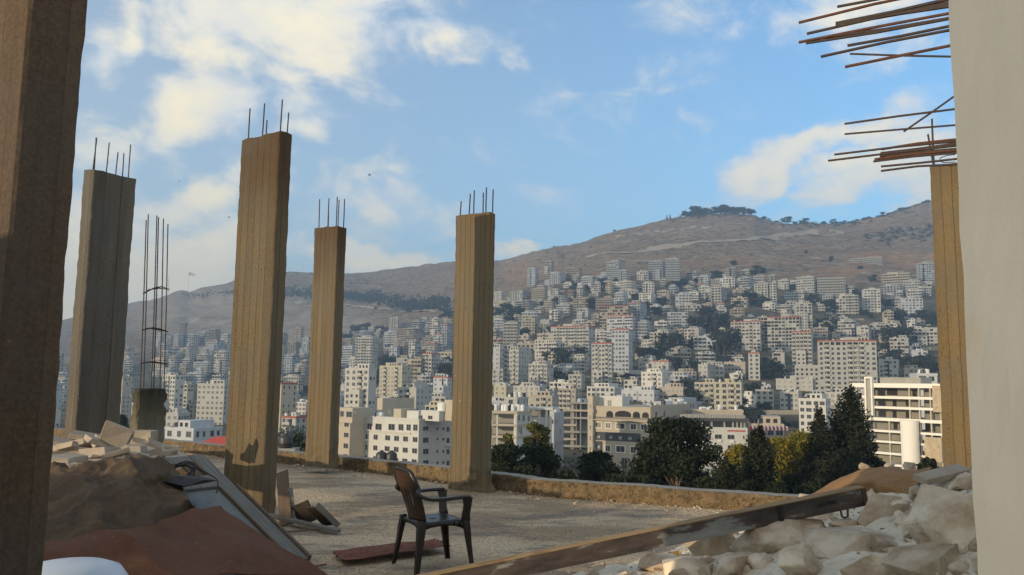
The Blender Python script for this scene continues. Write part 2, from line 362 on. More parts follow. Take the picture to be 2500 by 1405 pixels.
# roads and cuts running along the hillside, laid just above the slope
M_road = mat('pale cut earth', (.34, .275, .19), (.46, .38, .27), scale=.05, bump=.2)
M_rock = mat('scraped slope', (.38, .31, .24), (.48, .40, .31), scale=.03, stretch=(1, 1, .3))
def ribbon(name, pts, m, n=60, lift=1.0, kind='structure'):
    """pts: (px, y_top, y_bottom) read along the slope."""
    mb = MB(); rows = []
    tt = [(p[0], p[1]) for p in pts]; tb = [(p[0], p[2]) for p in pts]
    for i in range(n + 1):
        px = lerp(pts[0][0], pts[-1][0], i / n); yt = interp(tt, px); yb = interp(tb, px); r = []
        for k in range(4):
            y = lerp(yb, yt, k / 3) + (noise.noise(Vector((px / 14, k * 3.1, lift))) * .7)
            D = on_terrain(px, y); q = P(px, y, D); z = terr_z(px, D) + lift
            r.append(Vector((q.x, D, z)))
        rows.append(r)
    vs = [v for r in rows for v in r]; fs = []
    for i in range(n):
        for k in range(3): a = i * 4 + k; fs.append((a, a + 4, a + 5, a + 1))
    mb.add(vs, fs); return tag(mb.build(name, m, smooth=True), kind=kind)
ribbon('hillside_road', [(1430, 624, 626), (1560, 608, 612), (1700, 593, 599), (1860, 577, 585), (1980, 561, 577), (2060, 566, 573)], M_road)
ribbon('hillside_road', [(1500, 573, 575), (1620, 563, 566), (1740, 554, 558)], M_road, lift=1.4)
ribbon('hillside_road', [(700, 738, 740), (820, 740, 743), (900, 748, 751), (1000, 759, 762), (1060, 763, 766), (1100, 740, 743)], M_road)

# ---------------------------------------------------------------- the unfinished roof
TH = R(32)
eA = Vector((-math.cos(TH), math.sin(TH), 0))      # along the sunlit faces, going left and away
eB = Vector((math.sin(TH), math.cos(TH), 0))       # along the shaded faces, going right and away
PAR = [(414, 1101), (540, 1116), (684, 1132), (801, 1143), (951, 1160), (1077, 1177), (1190, 1192), (1286, 1206), (1357, 1214), (1500, 1224), (1640, 1235), (1780, 1246)]
par = [G(a, b) for a, b in PAR]
dl = (par[0] - par[2]).normalized(); dr = (par[-1] - par[-4]).normalized()
par = [par[0] + dl * 9, par[0] + dl * 4] + par + [par[-1] + dr * 1.5, par[-1] + dr * 6]
def par_y(x): return interp([(p.x, p.y) for p in par], x)
xs = [par[0].x + (par[-1].x - par[0].x) * i / 150 for i in range(151)]
mb = MB()
NY = 110
for x in xs:
    y1 = par_y(x) + .05
    for j in range(NY + 1):
        y = lerp(-1.5, y1, j / NY)
        z = noise.noise(Vector((x * .8, y * .8, 0))) * .022 + noise.noise(Vector((x * 4, y * 4, 2))) * .008
        mb.v.append(Vector((x, y, z - .012)))
for i in range(150):
    for j in range(NY): a = i * (NY + 1) + j; mb.f.append((a, a + NY + 1, a + NY + 2, a + 1)); mb.m.append(0)
n0 = len(mb.v)                                     # walls of the building under the roof
for x in xs:
    mb.v.append(Vector((x, par_y(x) + .05, -.01))); mb.v.append(Vector((x, par_y(x) + .05, -16)))
for i in range(150): a = n0 + i * 2; mb.f.append((a, a + 1, a + 3, a + 2)); mb.m.append(0)
def floor_mat():
    m, nt, b = new_mat('weathered screed'); N = nt.nodes.new; L = nt.links.new
    b.inputs['Roughness'].default_value = .95; b.inputs['Specular IOR Level'].default_value = .15
    tc = N('ShaderNodeTexCoord')
    def nzs(scale, detail=6, st=(1, 1, 1), rough=.65):
        mp = N('ShaderNodeMapping'); mp.inputs['Scale'].default_value = st; mp.inputs['Rotation'].default_value = (0, 0, R(-12)); L(tc.outputs['Object'], mp.inputs[0])
        n = N('ShaderNodeTexNoise'); n.inputs['Scale'].default_value = scale; n.inputs['Detail'].default_value = detail; n.inputs['Roughness'].default_value = rough
        L(mp.outputs[0], n.inputs['Vector']); return n.outputs['Fac']
    def ramp(v, a, c, hi=1.0):
        r = N('ShaderNodeMapRange'); L(v, r.inputs['Value']); r.inputs['From Min'].default_value = a; r.inputs['From Max'].default_value = c; r.inputs['To Max'].default_value = hi; return r.outputs[0]
    def mix(f, a, c):
        x = N('ShaderNodeMix'); x.data_type = 'RGBA'; L(f, x.inputs['Factor'])
        for k, v in (('A', a), ('B', c)):
            if isinstance(v, tuple): x.inputs[k].default_value = (*v, 1)
            else: L(v, x.inputs[k])
        return x.outputs['Result']
    c = mix(ramp(nzs(.7, 8, (.6, 1, 1)), .44, .56), (.36, .262, .17), (.60, .455, .30))
    c = mix(ramp(nzs(1.1, 9, (.35, 1, 1), .72), .50, .58, .8), c, (.60, .47, .31))
    c = mix(ramp(nzs(1.3, 8, (.4, 1, 1), .7), .52, .58, .6), c, (.16, .145, .135))
    c = mix(ramp(nzs(38, 3), .52, .62, .7), c, (.10, .085, .07))
    c = mix(ramp(nzs(23, 3), .64, .70, .9), c, (.60, .55, .47))
    L(c, b.inputs['Base Color'])
    bp = N('ShaderNodeBump'); bp.inputs['Strength'].default_value = 1; bp.inputs['Distance'].default_value = .03
    L(nzs(16, 8), bp.inputs['Height']); L(bp.outputs[0], b.inputs['Normal'])
    return m
M_floor = floor_mat()
tag(mb.build('roof_floor', M_floor, smooth=True), kind='structure')

# parapet kerb: real ragged cast concrete
mb = MB(); PT = .30; PH = .215
cum = [0]
for a, b in zip(par, par[1:]): cum.append(cum[-1] + (b - a).length)
def par_at(s):
    for i in range(len(par) - 1):
        if s <= cum[i + 1]: return par[i].lerp(par[i + 1], (s - cum[i]) / (cum[i + 1] - cum[i])), (par[i + 1] - par[i]).normalized()
    return par[-1], (par[-1] - par[-2]).normalized()
prof = [(0, -.05), (0, .03), (0, .08), (0, .13), (0, .18), (0.006, PH - .008), (.02, PH), (.10, PH + .004), (.20, PH + .004), (PT - .02, PH), (PT, PH - .02), (PT, -.3)]
ns = int(cum[-1] / .045); K = len(prof)
for i in range(ns + 1):
    p, t = par_at(cum[-1] * i / ns); nrm = Vector((-t.y, t.x, 0))      # outward
    if nrm.y < 0: nrm = -nrm
    for k, (o, z) in enumerate(prof):
        s = cum[-1] * i / ns
        j = noise.noise(Vector((s * 9, k * .9, 1))) * .016 + noise.noise(Vector((s * 2.1, k * .5, 7))) * .02 if 0 < k < 7 else noise.noise(Vector((s * 6, k, 3))) * .006
        jz = noise.noise(Vector((s * 1.4, 0, 11))) * .018 + noise.noise(Vector((s * 11, k * .3, 12))) * .007 if k > 3 else 0
        mb.v.append(p + nrm * (o + j) + Vector((0, 0, z + jz)))
for i in range(ns):
    for k in range(K - 1):
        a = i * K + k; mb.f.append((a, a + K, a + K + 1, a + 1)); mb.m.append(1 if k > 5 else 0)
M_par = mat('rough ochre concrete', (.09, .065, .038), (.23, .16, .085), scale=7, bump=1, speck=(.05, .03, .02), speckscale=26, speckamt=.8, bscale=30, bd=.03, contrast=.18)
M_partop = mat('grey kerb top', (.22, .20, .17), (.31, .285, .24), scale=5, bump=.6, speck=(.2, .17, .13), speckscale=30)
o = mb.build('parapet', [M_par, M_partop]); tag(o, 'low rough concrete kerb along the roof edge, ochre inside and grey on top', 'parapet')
bpy.context.view_layer.update()

# columns
M_rebar = mat('dark rebar', (.035, .028, .03), (.07, .045, .035), scale=30, rough=.7)
M_rust = mat('rusty rebar', (.06, .03, .022), (.14, .055, .03), scale=20, rough=.8)
def wfit(N, dr, px, py):
    r = ray(px, py); t = r.x / r.y; return (t * N.y - N.x) / (dr.x - t * dr.y)
def column(name, near, D, left, right, z0, label, m, wa=None, wb=None, topslope=0, rough=.006, rebars=(), rb=.009, cat='concrete column', group=None, ztop=None, foot=0):
    N = P(near[0], near[1], D); ztop = ztop or N.z
    wa = wa or wfit(N, eA, left, near[1]); wb = wb or wfit(N, eB, right, near[1])
    base = Vector((N.x, N.y, z0)); root = empty(name, base, label, cat, group)
    H = ztop - z0; nz_ = int(H / .045)
    # cross-section ring with points along each side
    ring = []
    def side(a, b, n):
        for i in range(n): ring.append(a.lerp(b, i / n))
    c0 = Vector((0, 0, 0)); c1 = eA * wa; c2 = eA * wa + eB * wb; c3 = eB * wb; bv = .012
    def off(p, q): return (q - p).normalized() * bv
    for p, q in ((c0, c1), (c1, c2), (c2, c3), (c3, c0)): side(p + off(p, q), q - off(p, q), 6); ring.append(q - off(p, q))
    ctr = (c0 + c2) / 2; n = len(ring); mb = MB(); sd_ = abs(hash(label)) % 97 if False else len(label)
    for j in range(nz_ + 1):
        z = H * j / nz_
        for i, p in enumerate(ring):
            edge = 1.7 if i % 7 in (0, 6) else .5
            dv = (p - ctr).normalized() * (noise.noise(Vector((p.x * 14 + sd_, p.y * 14, z * 9))) * rough * edge + (noise.noise(Vector((sd_, i * .01, z * 1.1))) * .006))
            if foot and z < .45: dv += (p - ctr).normalized() * (max(0, noise.noise(Vector((p.x * 9, p.y * 9, z * 8))) + .35) * foot * (1 - z / .45) ** .6)
            zz = z
            if j == nz_: zz += topslope * (p.dot(eA) / wa - .5) + noise.noise(Vector((p.x * 9, p.y * 9, sd_))) * .025
            mb.v.append(base + p + dv + Vector((0, 0, zz)))
    for j in range(nz_):
        for i in range(n):
            a = j * n + i; b = j * n + (i + 1) % n; mb.f.append((b, a, a + n, b + n)); mb.m.append(0)
    c = len(mb.v); mb.v.append(base + ctr + Vector((0, 0, H + .01)))
    for i in range(n): mb.f.append((nz_ * n + (i + 1) % n, nz_ * n + i, c)); mb.m.append(0)
    ob = mb.build('shaft', m, root, smooth=False)
    # object coordinates of the shaft follow the grid so that the boards run straight
    rot = Matrix.Rotation(math.atan2(-eA.y, -eA.x), 4, 'Z'); M4 = Matrix.Translation(ctr) @ rot
    ob.data.transform(Matrix.Translation(-base)); ob.location = (0, 0, 0)
    ob.data.transform(M4.inverted()); ob.matrix_local = M4
    for (fa, fb, x1, h) in rebars:      # fractions along A and B, lean, height above the head
        p = base + eA * wa * fa + eB * wb * fb + Vector((0, 0, H - .15)); q = p + Vector((x1, 0, h + .15))
        mb = MB(); mb.tube([p, p.lerp(q, .5) + Vector((random.uniform(-.004, .004), 0, 0)), q], rb, 6); mb.build('rebar', M_rebar, root)
    return root, base, wa, wb, H
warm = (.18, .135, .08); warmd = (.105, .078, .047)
column('concrete_column', (683, 322), 9.6, 590, 715, -.02, 'tall board-marked concrete column beside the leaning boards, six rods on its stained head', board_concrete('boards tall', warm, warmd, 3, H=2.2 + 2.0, board=.115), topslope=-.02,
       rebars=[(.86, .15, 0, .40), (.62, .8, 0, .26), (.5, .15, .01, .42), (.25, .8, 0, .30), (.06, .2, .01, .42), (.1, .85, .01, .30)], group='columns standing on the unfinished roof', foot=.02)
column('concrete_column', (1197, 517), 11.9, 1113, 1210, -.02, 'concrete column with crumbling foot on the parapet just right of the plastic chair', board_concrete('boards middle', (.20, .155, .095), (.125, .096, .06), 11, H=3.95, board=.09, stain=(.14, .10, .06)),
       rebars=[(.9, .2, .01, .22), (.75, .8, .02, .34), (.5, .2, .0, .36), (.33, .8, .0, .33), (.15, .2, .0, .38), (.0 + .05, .8, .0, .36)], group='columns standing on the unfinished roof', foot=.11, rb=.010)
column('concrete_column', (825, 551), 13.8, 768, 847, .1, 'slim far concrete column with a dark head and six even rods, above the black tanks', board_concrete('boards far', (.20, .15, .09), (.12, .092, .056), 21, H=3.85, board=.1),
       rebars=[(.88, .2, -.01, .52), (.72, .8, -.01, .45), (.5, .2, 0, .51), (.3, .8, 0, .5), (.15, .2, 0, .52), (.02 + .05, .8, 0, .5)], group='columns standing on the unfinished roof', foot=.05, rb=.010)
grey = (.20, .165, .125); greyd = (.11, .095, .08)
column('concrete_column', (231, 412), 10.8, 205, 335, 0, 'wide grey-stained concrete column rising from the stone slabs, left of the bare rods', board_concrete('boards stained', (.165, .14, .11), (.07, .062, .055), 5, H=5.2, board=.24), topslope=.03,
       rebars=[(.5, .02 + .05, .03, .45), (.5, .12, -.01, .47), (.5, .38, .02, .44), (.5, .62, .01, .34), (.5, .78, 0, .35), (.5, .93, 0, .5)], group='columns standing on the unfinished roof', rb=.008)
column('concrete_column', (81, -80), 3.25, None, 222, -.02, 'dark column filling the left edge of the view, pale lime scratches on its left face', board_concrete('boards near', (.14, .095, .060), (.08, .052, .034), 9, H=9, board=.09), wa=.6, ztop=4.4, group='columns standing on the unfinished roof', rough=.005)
Nc = P(2270, 405, 10.1) - eA * .55
column('concrete_column', proj(Nc), Nc.y, None, None, 0, 'ochre concrete column rising behind the rock pile against the plastered wall edge', board_concrete('boards right', (.20, .14, .07), (.135, .095, .05), 15, H=4.9, board=.12), wa=.55, wb=.2,
       rebars=[(.92, .3, -.0, .62), (.90, .75, -.08, .44)], group='columns standing on the unfinished roof', ztop=Nc.z, rb=.012)
# stub with its cage of long rods
rt, base, wa, wb, H = column('column_stub', (341, 950), 15.2, 324, 407, .0, 'short mossy concrete stub carrying a tall cage of bare reinforcing rods', board_concrete('boards stub', (.28, .24, .15), (.09, .085, .06), 33, H=1.4, board=.2, stain=(.03, .028, .022)), rough=.03, cat='column stub')
rods = [(.5, .08, (342, 950), (357, 538)), (.5, .1, (350, 950), (362, 524)), (.2, .4, (369, 950), (383, 527)), (.8, .45, (375, 950), (387, 531)), (.5, .72, (390, 950), (399, 534)), (.5, .93, (400, 952), (410, 547))]
tops = []
for k, (fa, fb, b_, t_) in enumerate(rods):
    p = P(b_[0], b_[1] + 12, base.y + wb * eB.y * fb); q = P(t_[0], t_[1], p.y)
    mb = MB(); mb.tube([p, p.lerp(q, .5) + Vector((.006, 0, 0)), q], .011, 6); mb.build('rebar', M_rebar, rt); tops.append((p, q))
for zpx in (708, 797, 877):
    pts = []
    for k in (0, 2, 4, 5, 3, 1, 0):
        p, q = tops[k]; f = (950 - zpx) / 425; v = p.lerp(q, f) + Vector((0, .12 if k in (5, 3, 1) else -.02, (k * .03 if zpx == 708 else .008 * (k % 3)))); pts.append(v)
    mb = MB(); mb.tube(pts, .012, 5); mb.build('stirrup', M_rebar, rt)

# plastered wall the picture is taken through (its right reveal shows)
M_plaster = mat('grey plaster', (.235, .238, .232), (.29, .292, .282), scale=1.6, bump=.25, bscale=120, speck=(.26, .19, .12), speckscale=2.6, speckamt=.55, bd=.003)
re_ = P(2352, 702, 1.42); xr = re_.x
WT = 2.75
mb = MB()
mb.box(xr, xr + 3.2, 1.18, 1.42, -.02, WT); mb.box(-5.2, -1.35, 1.18, 1.42, -.02, WT - .15); mb.box(-24, -8.3, 1.18, 1.42, -.02, 2.12); mb.box(-8.3, -5.2, 1.19, 1.41, -.02, .85)  # left lengths are unseen, their heights and gap set to shape the shadows
mb.box(-1.35, xr, 1.19, 1.41, -.02, .85)
o = mb.build('plastered_wall', M_plaster)
bm = bmesh.new(); bm.from_mesh(o.data)
for cuts in (5, 5): bmesh.ops.subdivide_edges(bm, edges=[e for e in bm.edges if e.calc_length() > .05 and min(v.co.x for v in e.verts) > xr - .3 and max(v.co.x for v in e.verts) < xr + .01], cuts=cuts, use_grid_fill=True)
for v in bm.verts:
    if abs(v.co.x - xr) < .02 and v.co.y > 1.17: v.co += Vector((noise.noise(v.co * 9) * .004 + noise.noise(v.co * 40) * .0015, noise.noise(v.co * 14 + Vector((7, 0, 0))) * .004, 0))
bm.to_mesh(o.data); bm.free(); tag(o, 'smooth grey-beige plastered wall end filling the right edge, faint brown stain', 'wall')

# floor slab above right, its cut rods reaching out past the wall edge
root = empty('overhead_slab', (2.1, 3.4, 3.0))
tag(root, 'slab edge bristling with cut rusty rods, top right behind the plastered wall', 'slab')
mb = MB()
c1 = Vector((2.08, 3.4, 0)); c2 = Vector((3.4, 5.75, 0)); rt_ = Vector((3.5, 0, 0))
zt = lambda v, z: Vector((v.x, v.y, z))
mb.hexa([zt(c1, 2.85), zt(c1 + rt_, 2.85), zt(c2 + rt_, 2.85), zt(c2, 2.85), zt(c1, 3.4), zt(c1 + rt_, 3.4), zt(c2 + rt_, 3.4), zt(c2, 3.4)])
mb.build('slab', M_plaster, root)
RB = [((2330,-38),(2044,17),3.30,.0085),((2330,-30),(1950,56),3.3,.0085),((2330,-5),(2040,58),3.25,.010),((2330,4),(1970,83),3.2,.0085),((2330,14),(2040,62),3.22,.010),((2330,10),(2050,60),3.2,.010),
 ((2330,31),(1950,104),3.15,.0085),((2330,43),(2010,92),3.13,.009),((2330,44),(1968,106),3.1,.0085),((2330,62),(2069,112),3.08,.0085),((2330,72),(2004,139),3.05,.0085),((2330,110),(2063,164),3.0,.0085),
 ((2330,139),(2075,132),2.98,.006),
 ((2330,267),(2062,303),3.38,.009),((2332,306),(2062,328),3.3,.008),((2332,234),(2206,322),3.4,.008),((2332,341),(2152,365),3.22,.010),((2332,346),(2037,378),3.18,.009),((2332,352),(2150,375),3.16,.012),((2332,357),(2022,393),3.12,.009),
 ((2332,364),(2148,382),3.08,.009),((2332,368),(2135,390),3.05,.011),((2332,374),(2132,395),3.03,.009),((2332,389),(2151,407),2.98,.009),((2332,402),(2151,418),2.93,.009)]
for k, (a, b, z, r_) in enumerate(RB):
    Da = 3.9 if k < 13 else 6.0
    p = P(a[0], a[1], Da); sl = .45 if k < 13 else .5
    q = P(b[0], b[1], Da + sl * (a[0] - b[0]) / F * Da)
    ext = (p - q).normalized() * .25
    mid = p.lerp(q, .5) + Vector((0, 0, random.uniform(-.008, .012)))
    mb = MB(); mb.tube([p + ext, p, mid, q], r_ * (.9 if k < 13 else .95), 6); mb.build('rebar', M_rust if k % 5 == 1 else M_rebar, root)
# tie wire loop beside the far column's head
pw = [P(2332, 378, 9.9), P(2312, 380, 9.9), P(2296, 386, 9.9), P(2294, 394, 9.9), P(2305, 398, 9.9), P(2332, 396, 9.9)]
mb = MB(); mb.tube(pw, .006, 5); tag(mb.build('tie_wire', M_rebar), 'thin bent wire loop on top of the column behind the rock pile', 'wire')
# ---------------------------------------------------------------- the town
M_wall = [mat('cream limestone facing', (0.415, 0.403, 0.366), (0.500, 0.482, 0.439), scale=.5, rnd=.12), mat('pale grey stone facing', (0.403, 0.421, 0.439), (0.476, 0.488, 0.500), scale=.5, rnd=.12),
          mat('beige stone facing', (0.354, 0.305, 0.244), (0.439, 0.384, 0.317), scale=.5, rnd=.12), mat('yellowish stone facing', (0.439, 0.390, 0.287), (0.500, 0.451, 0.342), scale=.5, rnd=.1), mat('white stone facing', (0.561, 0.537, 0.488), (0.634, 0.610, 0.561), scale=.4, rnd=.06)]
TONE = ['cream', 'pale grey', 'beige', 'yellowish', 'white']
M_glass = mat('dark window glass', (.02, .022, .028), (.04, .043, .05), scale=.4, rough=.3)
M_open = mat('dark opening shade', (.018, .016, .016), (.04, .035, .032), scale=.6)  # paints the shade inside openings; also the dark panes of far windows
M_red = mat('red roof tiles', (.30, .085, .055), (.40, .13, .08), scale=2, rnd=.1)
M_conc = mat('raw grey concrete', (.26, .25, .23), (.36, .34, .30), scale=1.2, rnd=.08)
M_tank = mat('white water tank', (.72, .72, .70), (.6, .6, .58), scale=3)
M_btank = mat('black water tank', (.03, .03, .035), (.05, .05, .05), scale=3, rough=.5)
M_shut = mat('grey shutter', (.30, .29, .28), (.38, .36, .34), scale=1)
MATS = lambda t: [M_wall[t], M_open, M_red, M_conc, M_tank, M_btank, M_glass, M_shut]
ALLB = []                 # every block: screen box, point, attributes, for labels and for spacing
rb = random.Random(11)
# shared unit window: frame, sill and recessed pane, 1 m wide, 1 m tall, facing -Y, centre bottom at the origin
def unit_window(kind):
    mb = MB()
    if kind == 'win':
        t = .07
        mb.box(-.5 - t, -.5, -.05, .1, -t, 1 + t, 0); mb.box(.5, .5 + t, -.05, .1, -t, 1 + t, 0); mb.box(-.5, .5, -.05, .1, 1, 1 + t, 0); mb.box(-.5, .5, -.09, .1, -t, 0, 0)
        mb.box(-.5, .5, -.02, .1, 0, 1, 1); mb.box(-.02, .02, -.035, -.02, 0, 1, 2); mb.box(-.5, .5, -.035, -.021, .7 , 1, 2) if kind == 'half' else None
        mats = [M_wall[1], M_glass, M_shut]
    else:                 # balcony: slab, dark panel painting the open door's shade, parapet rail
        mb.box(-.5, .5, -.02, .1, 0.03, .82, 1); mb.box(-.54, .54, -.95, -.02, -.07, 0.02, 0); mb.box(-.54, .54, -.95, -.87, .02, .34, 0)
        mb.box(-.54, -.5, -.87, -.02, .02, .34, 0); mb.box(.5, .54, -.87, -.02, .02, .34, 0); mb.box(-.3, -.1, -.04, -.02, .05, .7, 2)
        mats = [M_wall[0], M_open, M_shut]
    ob = mb.build('window' if kind == 'win' else 'balcony', mats); me = ob.data; bpy.data.objects.remove(ob); return me
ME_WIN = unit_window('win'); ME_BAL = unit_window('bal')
NORD = ['one', 'two', 'three', 'four', 'five', 'six', 'seven', 'eight', 'nine', 'ten', 'eleven', 'twelve', 'thirteen', 'fourteen', 'fifteen', 'sixteen', 'seventeen', 'eighteen', 'nineteen', 'twenty']
def apartment(x0, x1, x2, yt, yb, tone=None, style=None, red=False, label=None, phi=None, D=None, pent=None, floors=None, extra_down=10, nosplit=False):
    """x0..x1 the lit front, x1..x2 the shaded flank; near corner at x1, foot at yb, head at yt (photo pixels)."""
    D = D or on_terrain(x1, yb)
    C = P(x1, yb, D); hgt = (P(x1, yt, D).z - C.z)
    if hgt < 2.5: hgt = 2.5
    nf = floors or max(1, round(hgt / (3.3 if hgt > 8 else 3.0))); fh = hgt / nf
    phi = R(phi if phi is not None else rb.uniform(12, 38))
    f = Vector((-math.cos(phi), math.sin(phi), 0)); s = Vector((math.sin(phi), math.cos(phi), 0))
    wf = wfit(C, f, x0, yb); t2 = ray(x2, yb); t = t2.x / t2.y; den = s.x - t * s.y
    ws = (t * C.y - C.x) / den if abs(den) > .05 else 12
    if not 5 < ws < 34: ws = min(max(abs(ws), 7), 16)
    tone = rb.choice([0, 0, 0, 1, 1, 2, 3, 4]) if tone is None else tone
    style = style or rb.choice('wwbbmo')
    split = D < 700 and not nosplit
    base = Vector((C.x, C.y, C.z)); root = None
    if split: root = empty('apartment_block', base)
    mb = MB(); Z = Vector((0, 0, 1)); nF = -s; nS = -f
    bo = C - Z * extra_down
    mb.obox(bo, f * wf, s * ws, Z * (hgt + extra_down), 0)
    # parapet cap
    top = C + Z * hgt; cap = 2 if red else 0
    ph = .75 if not red else 1.0; th = .3
    mb.obox(top + nF * .12 + nS * .12, f * (wf + .24), s * th, Z * ph, cap); mb.obox(top + nS * .12 + s * (ws - th + .12), f * (wf + .24), s * th, Z * ph, cap)
    mb.obox(top + nS * .12 + s * (th - .12), f * th, s * (ws - 2 * th + .24), Z * ph, cap); mb.obox(top + f * (wf - th + .12) + s * (th - .12), f * th, s * (ws - 2 * th + .24), Z * ph, cap)
    r2 = random.Random(int(x0 * 7 + yt))
    wins = []; bay_ = r2.uniform(2.7, 4.3); wh_ = r2.uniform(.85, 1.25)
    def facade(o, d, n, L_, st, lit):
        nb = max(1, round(L_ / (bay_ if lit else bay_ * 1.25))); bw = L_ / nb
        kinds = []
        for i in range(nb):
            if st == 'b': kinds.append('b' if i % 3 == (1 if nb > 2 else 0) else 'w')
            elif st == 'm': kinds.append('b' if nb > 2 and i == nb // 2 else 'w')
            elif st == 'o': kinds.append('b' if r2.random() < .45 else 'w')
            elif st == 'B': kinds.append('b')
            else: kinds.append('w')
        for k in range(nf):
            z = k * fh
            for i in range(nb):
                kd = kinds[i]; c = o + d * (bw * (i + .5)) + Z * z
                if kd == 'w':
                    if r2.random() < (.06 if lit else .3): continue
                    w = (1.25 if lit else 1.0) * (1 if bw > 2.6 else .8) * (1.25 if i % 2 == 0 and wh_ > 1.05 else 1); h = 1.35 * wh_; kk = 'win'
                    if bw > 4.6 and r2.random() < .6:
                        wins.append(('win', c - d * bw * .22 + Z * 1.0, d, n, w, h)); c = c + d * bw * .22
                    wins.append((kk, c + Z * .9, d, n, w * r2.uniform(1.05, 1.5), h * 1.12))
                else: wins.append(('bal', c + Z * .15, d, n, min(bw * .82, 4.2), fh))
    if r2.random() < .55 and wf > 7:          # set-back top storey
        a = top + f * wf * r2.uniform(.05, .3) + s * 1.2; mb.obox(a, f * wf * r2.uniform(.4, .65), s * max(3, ws - 2), Z * 3, 0)
        for q_ in range(3): mb.obox(a + nF * .05 + f * (1 + 2.2 * q_) + Z, f * 1.2, nF * .02, Z * 1.3, 1)
    if r2.random() < .5:                      # lower wing stepping down beside or in front
        hh = hgt * r2.uniform(.35, .75); sd_ = r2.choice((0, 1)); w_ = wf * r2.uniform(.25, .5)
        a = (C + f * (wf * r2.uniform(.1, .5)) + nF * 3.2) if sd_ else (C + f * wf + s * 1.5)
        dd = s * 3.2 if sd_ else s * (ws * .7)
        mb.obox(a - Z * extra_down, f * w_, dd, Z * (hh + extra_down), 0); nq = max(1, int(w_ / 3)); 
        for kf in range(int(hh / 3.2)):
            for q_ in range(nq): mb.obox(a + nF * .03 + f * (w_ * (q_ + .5) / nq - .7) + Z * (kf * 3.2 + 1), f * 1.4, nF * .02, Z * 1.5, 1)
    if r2.random() < .45 and wf > 9:          # flat strip painting the shade of a stair recess up the front
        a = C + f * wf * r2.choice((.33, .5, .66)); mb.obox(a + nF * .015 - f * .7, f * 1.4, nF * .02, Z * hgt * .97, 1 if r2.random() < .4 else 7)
    if r2.random() < .4: mb.obox(C + nF * .02 - Z * 2.6, f * wf, nF * .03, Z * 2.4, 1)      # dark strip painting the shade of an open ground floor
    facade(C, f, nF, wf, style, True)
    facade(C + s * ws, -s, nS, ws, 'w', False)
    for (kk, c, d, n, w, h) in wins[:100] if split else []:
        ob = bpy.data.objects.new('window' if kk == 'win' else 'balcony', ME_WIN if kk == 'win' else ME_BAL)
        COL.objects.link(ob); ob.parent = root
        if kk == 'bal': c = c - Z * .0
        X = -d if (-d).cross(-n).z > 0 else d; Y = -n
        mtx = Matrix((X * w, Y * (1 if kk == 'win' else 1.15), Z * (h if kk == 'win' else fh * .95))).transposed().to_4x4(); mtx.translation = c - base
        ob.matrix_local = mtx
    if not split or len(wins) > 100:
        for (kk, c, d, n, w, h) in (wins if not split else wins[100:]):
            if kk == 'win':
                w *= 1.45; h *= 1.2; a = c - d * w / 2 + n * .04; e = .12
                mb.quad(a, a + d * w, a + d * w + Z * h, a + Z * h, 1 if D > 1000 or r2.random() < .8 else 7)
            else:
                a = c - d * w / 2; mb.quad(a + n * .04, a + d * w + n * .04, a + d * w + n * .04 + Z * (h * .78), a + n * .04 + Z * (h * .78), 1)  # dark quad paints the shade of the balcony recess
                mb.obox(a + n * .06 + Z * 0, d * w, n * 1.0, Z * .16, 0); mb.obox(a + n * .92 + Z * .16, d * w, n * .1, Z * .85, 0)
    # roof things: stair head, tanks
    if pent is None: pent = r2.random() < .6
    pt = MB()
    if pent and wf > 8 and ws > 6:
        a = top + f * wf * r2.uniform(.2, .5) + s * ws * r2.uniform(.3, .5); pw = min(wf * .35, 5); pd = min(ws * .4, 5)
        (pt if split else mb).obox(a, f * pw, s * pd, Z * 2.7, 0); (pt if split else mb).obox(a + nF * .05 + f * pw * .3, f * .9, nF * .02, Z * 2, 1)
        if split: pt.build('stair_head', MATS(tone), root, origin=base + (a - base))
    for k in range(r2.randint(4, 12)):
        a = top + f * r2.uniform(1, max(1.5, wf - 1)) + s * r2.uniform(1, max(1.5, ws - 1)); w = r2.random() < .75
        m2 = MB() if split else mb
        m2.tube([a, a + Z * r2.uniform(1.3, 2.3)], r2.uniform(.5, .7), 7, 4 if w else 5)
        if split: m2.build('water_tank', MATS(tone), root, origin=a)
    ob = mb.build('wall' if split else 'apartment_block', MATS(tone), root, origin=base)
    if not split: root = ob
    ALLB.append(dict(o=root, box=(x0, x2, yt, yb), tone=tone, nf=nf, red=red, style=style, label=label, D=D, px=(x0 + x2) / 2, py=(yt + yb) / 2))
    return root
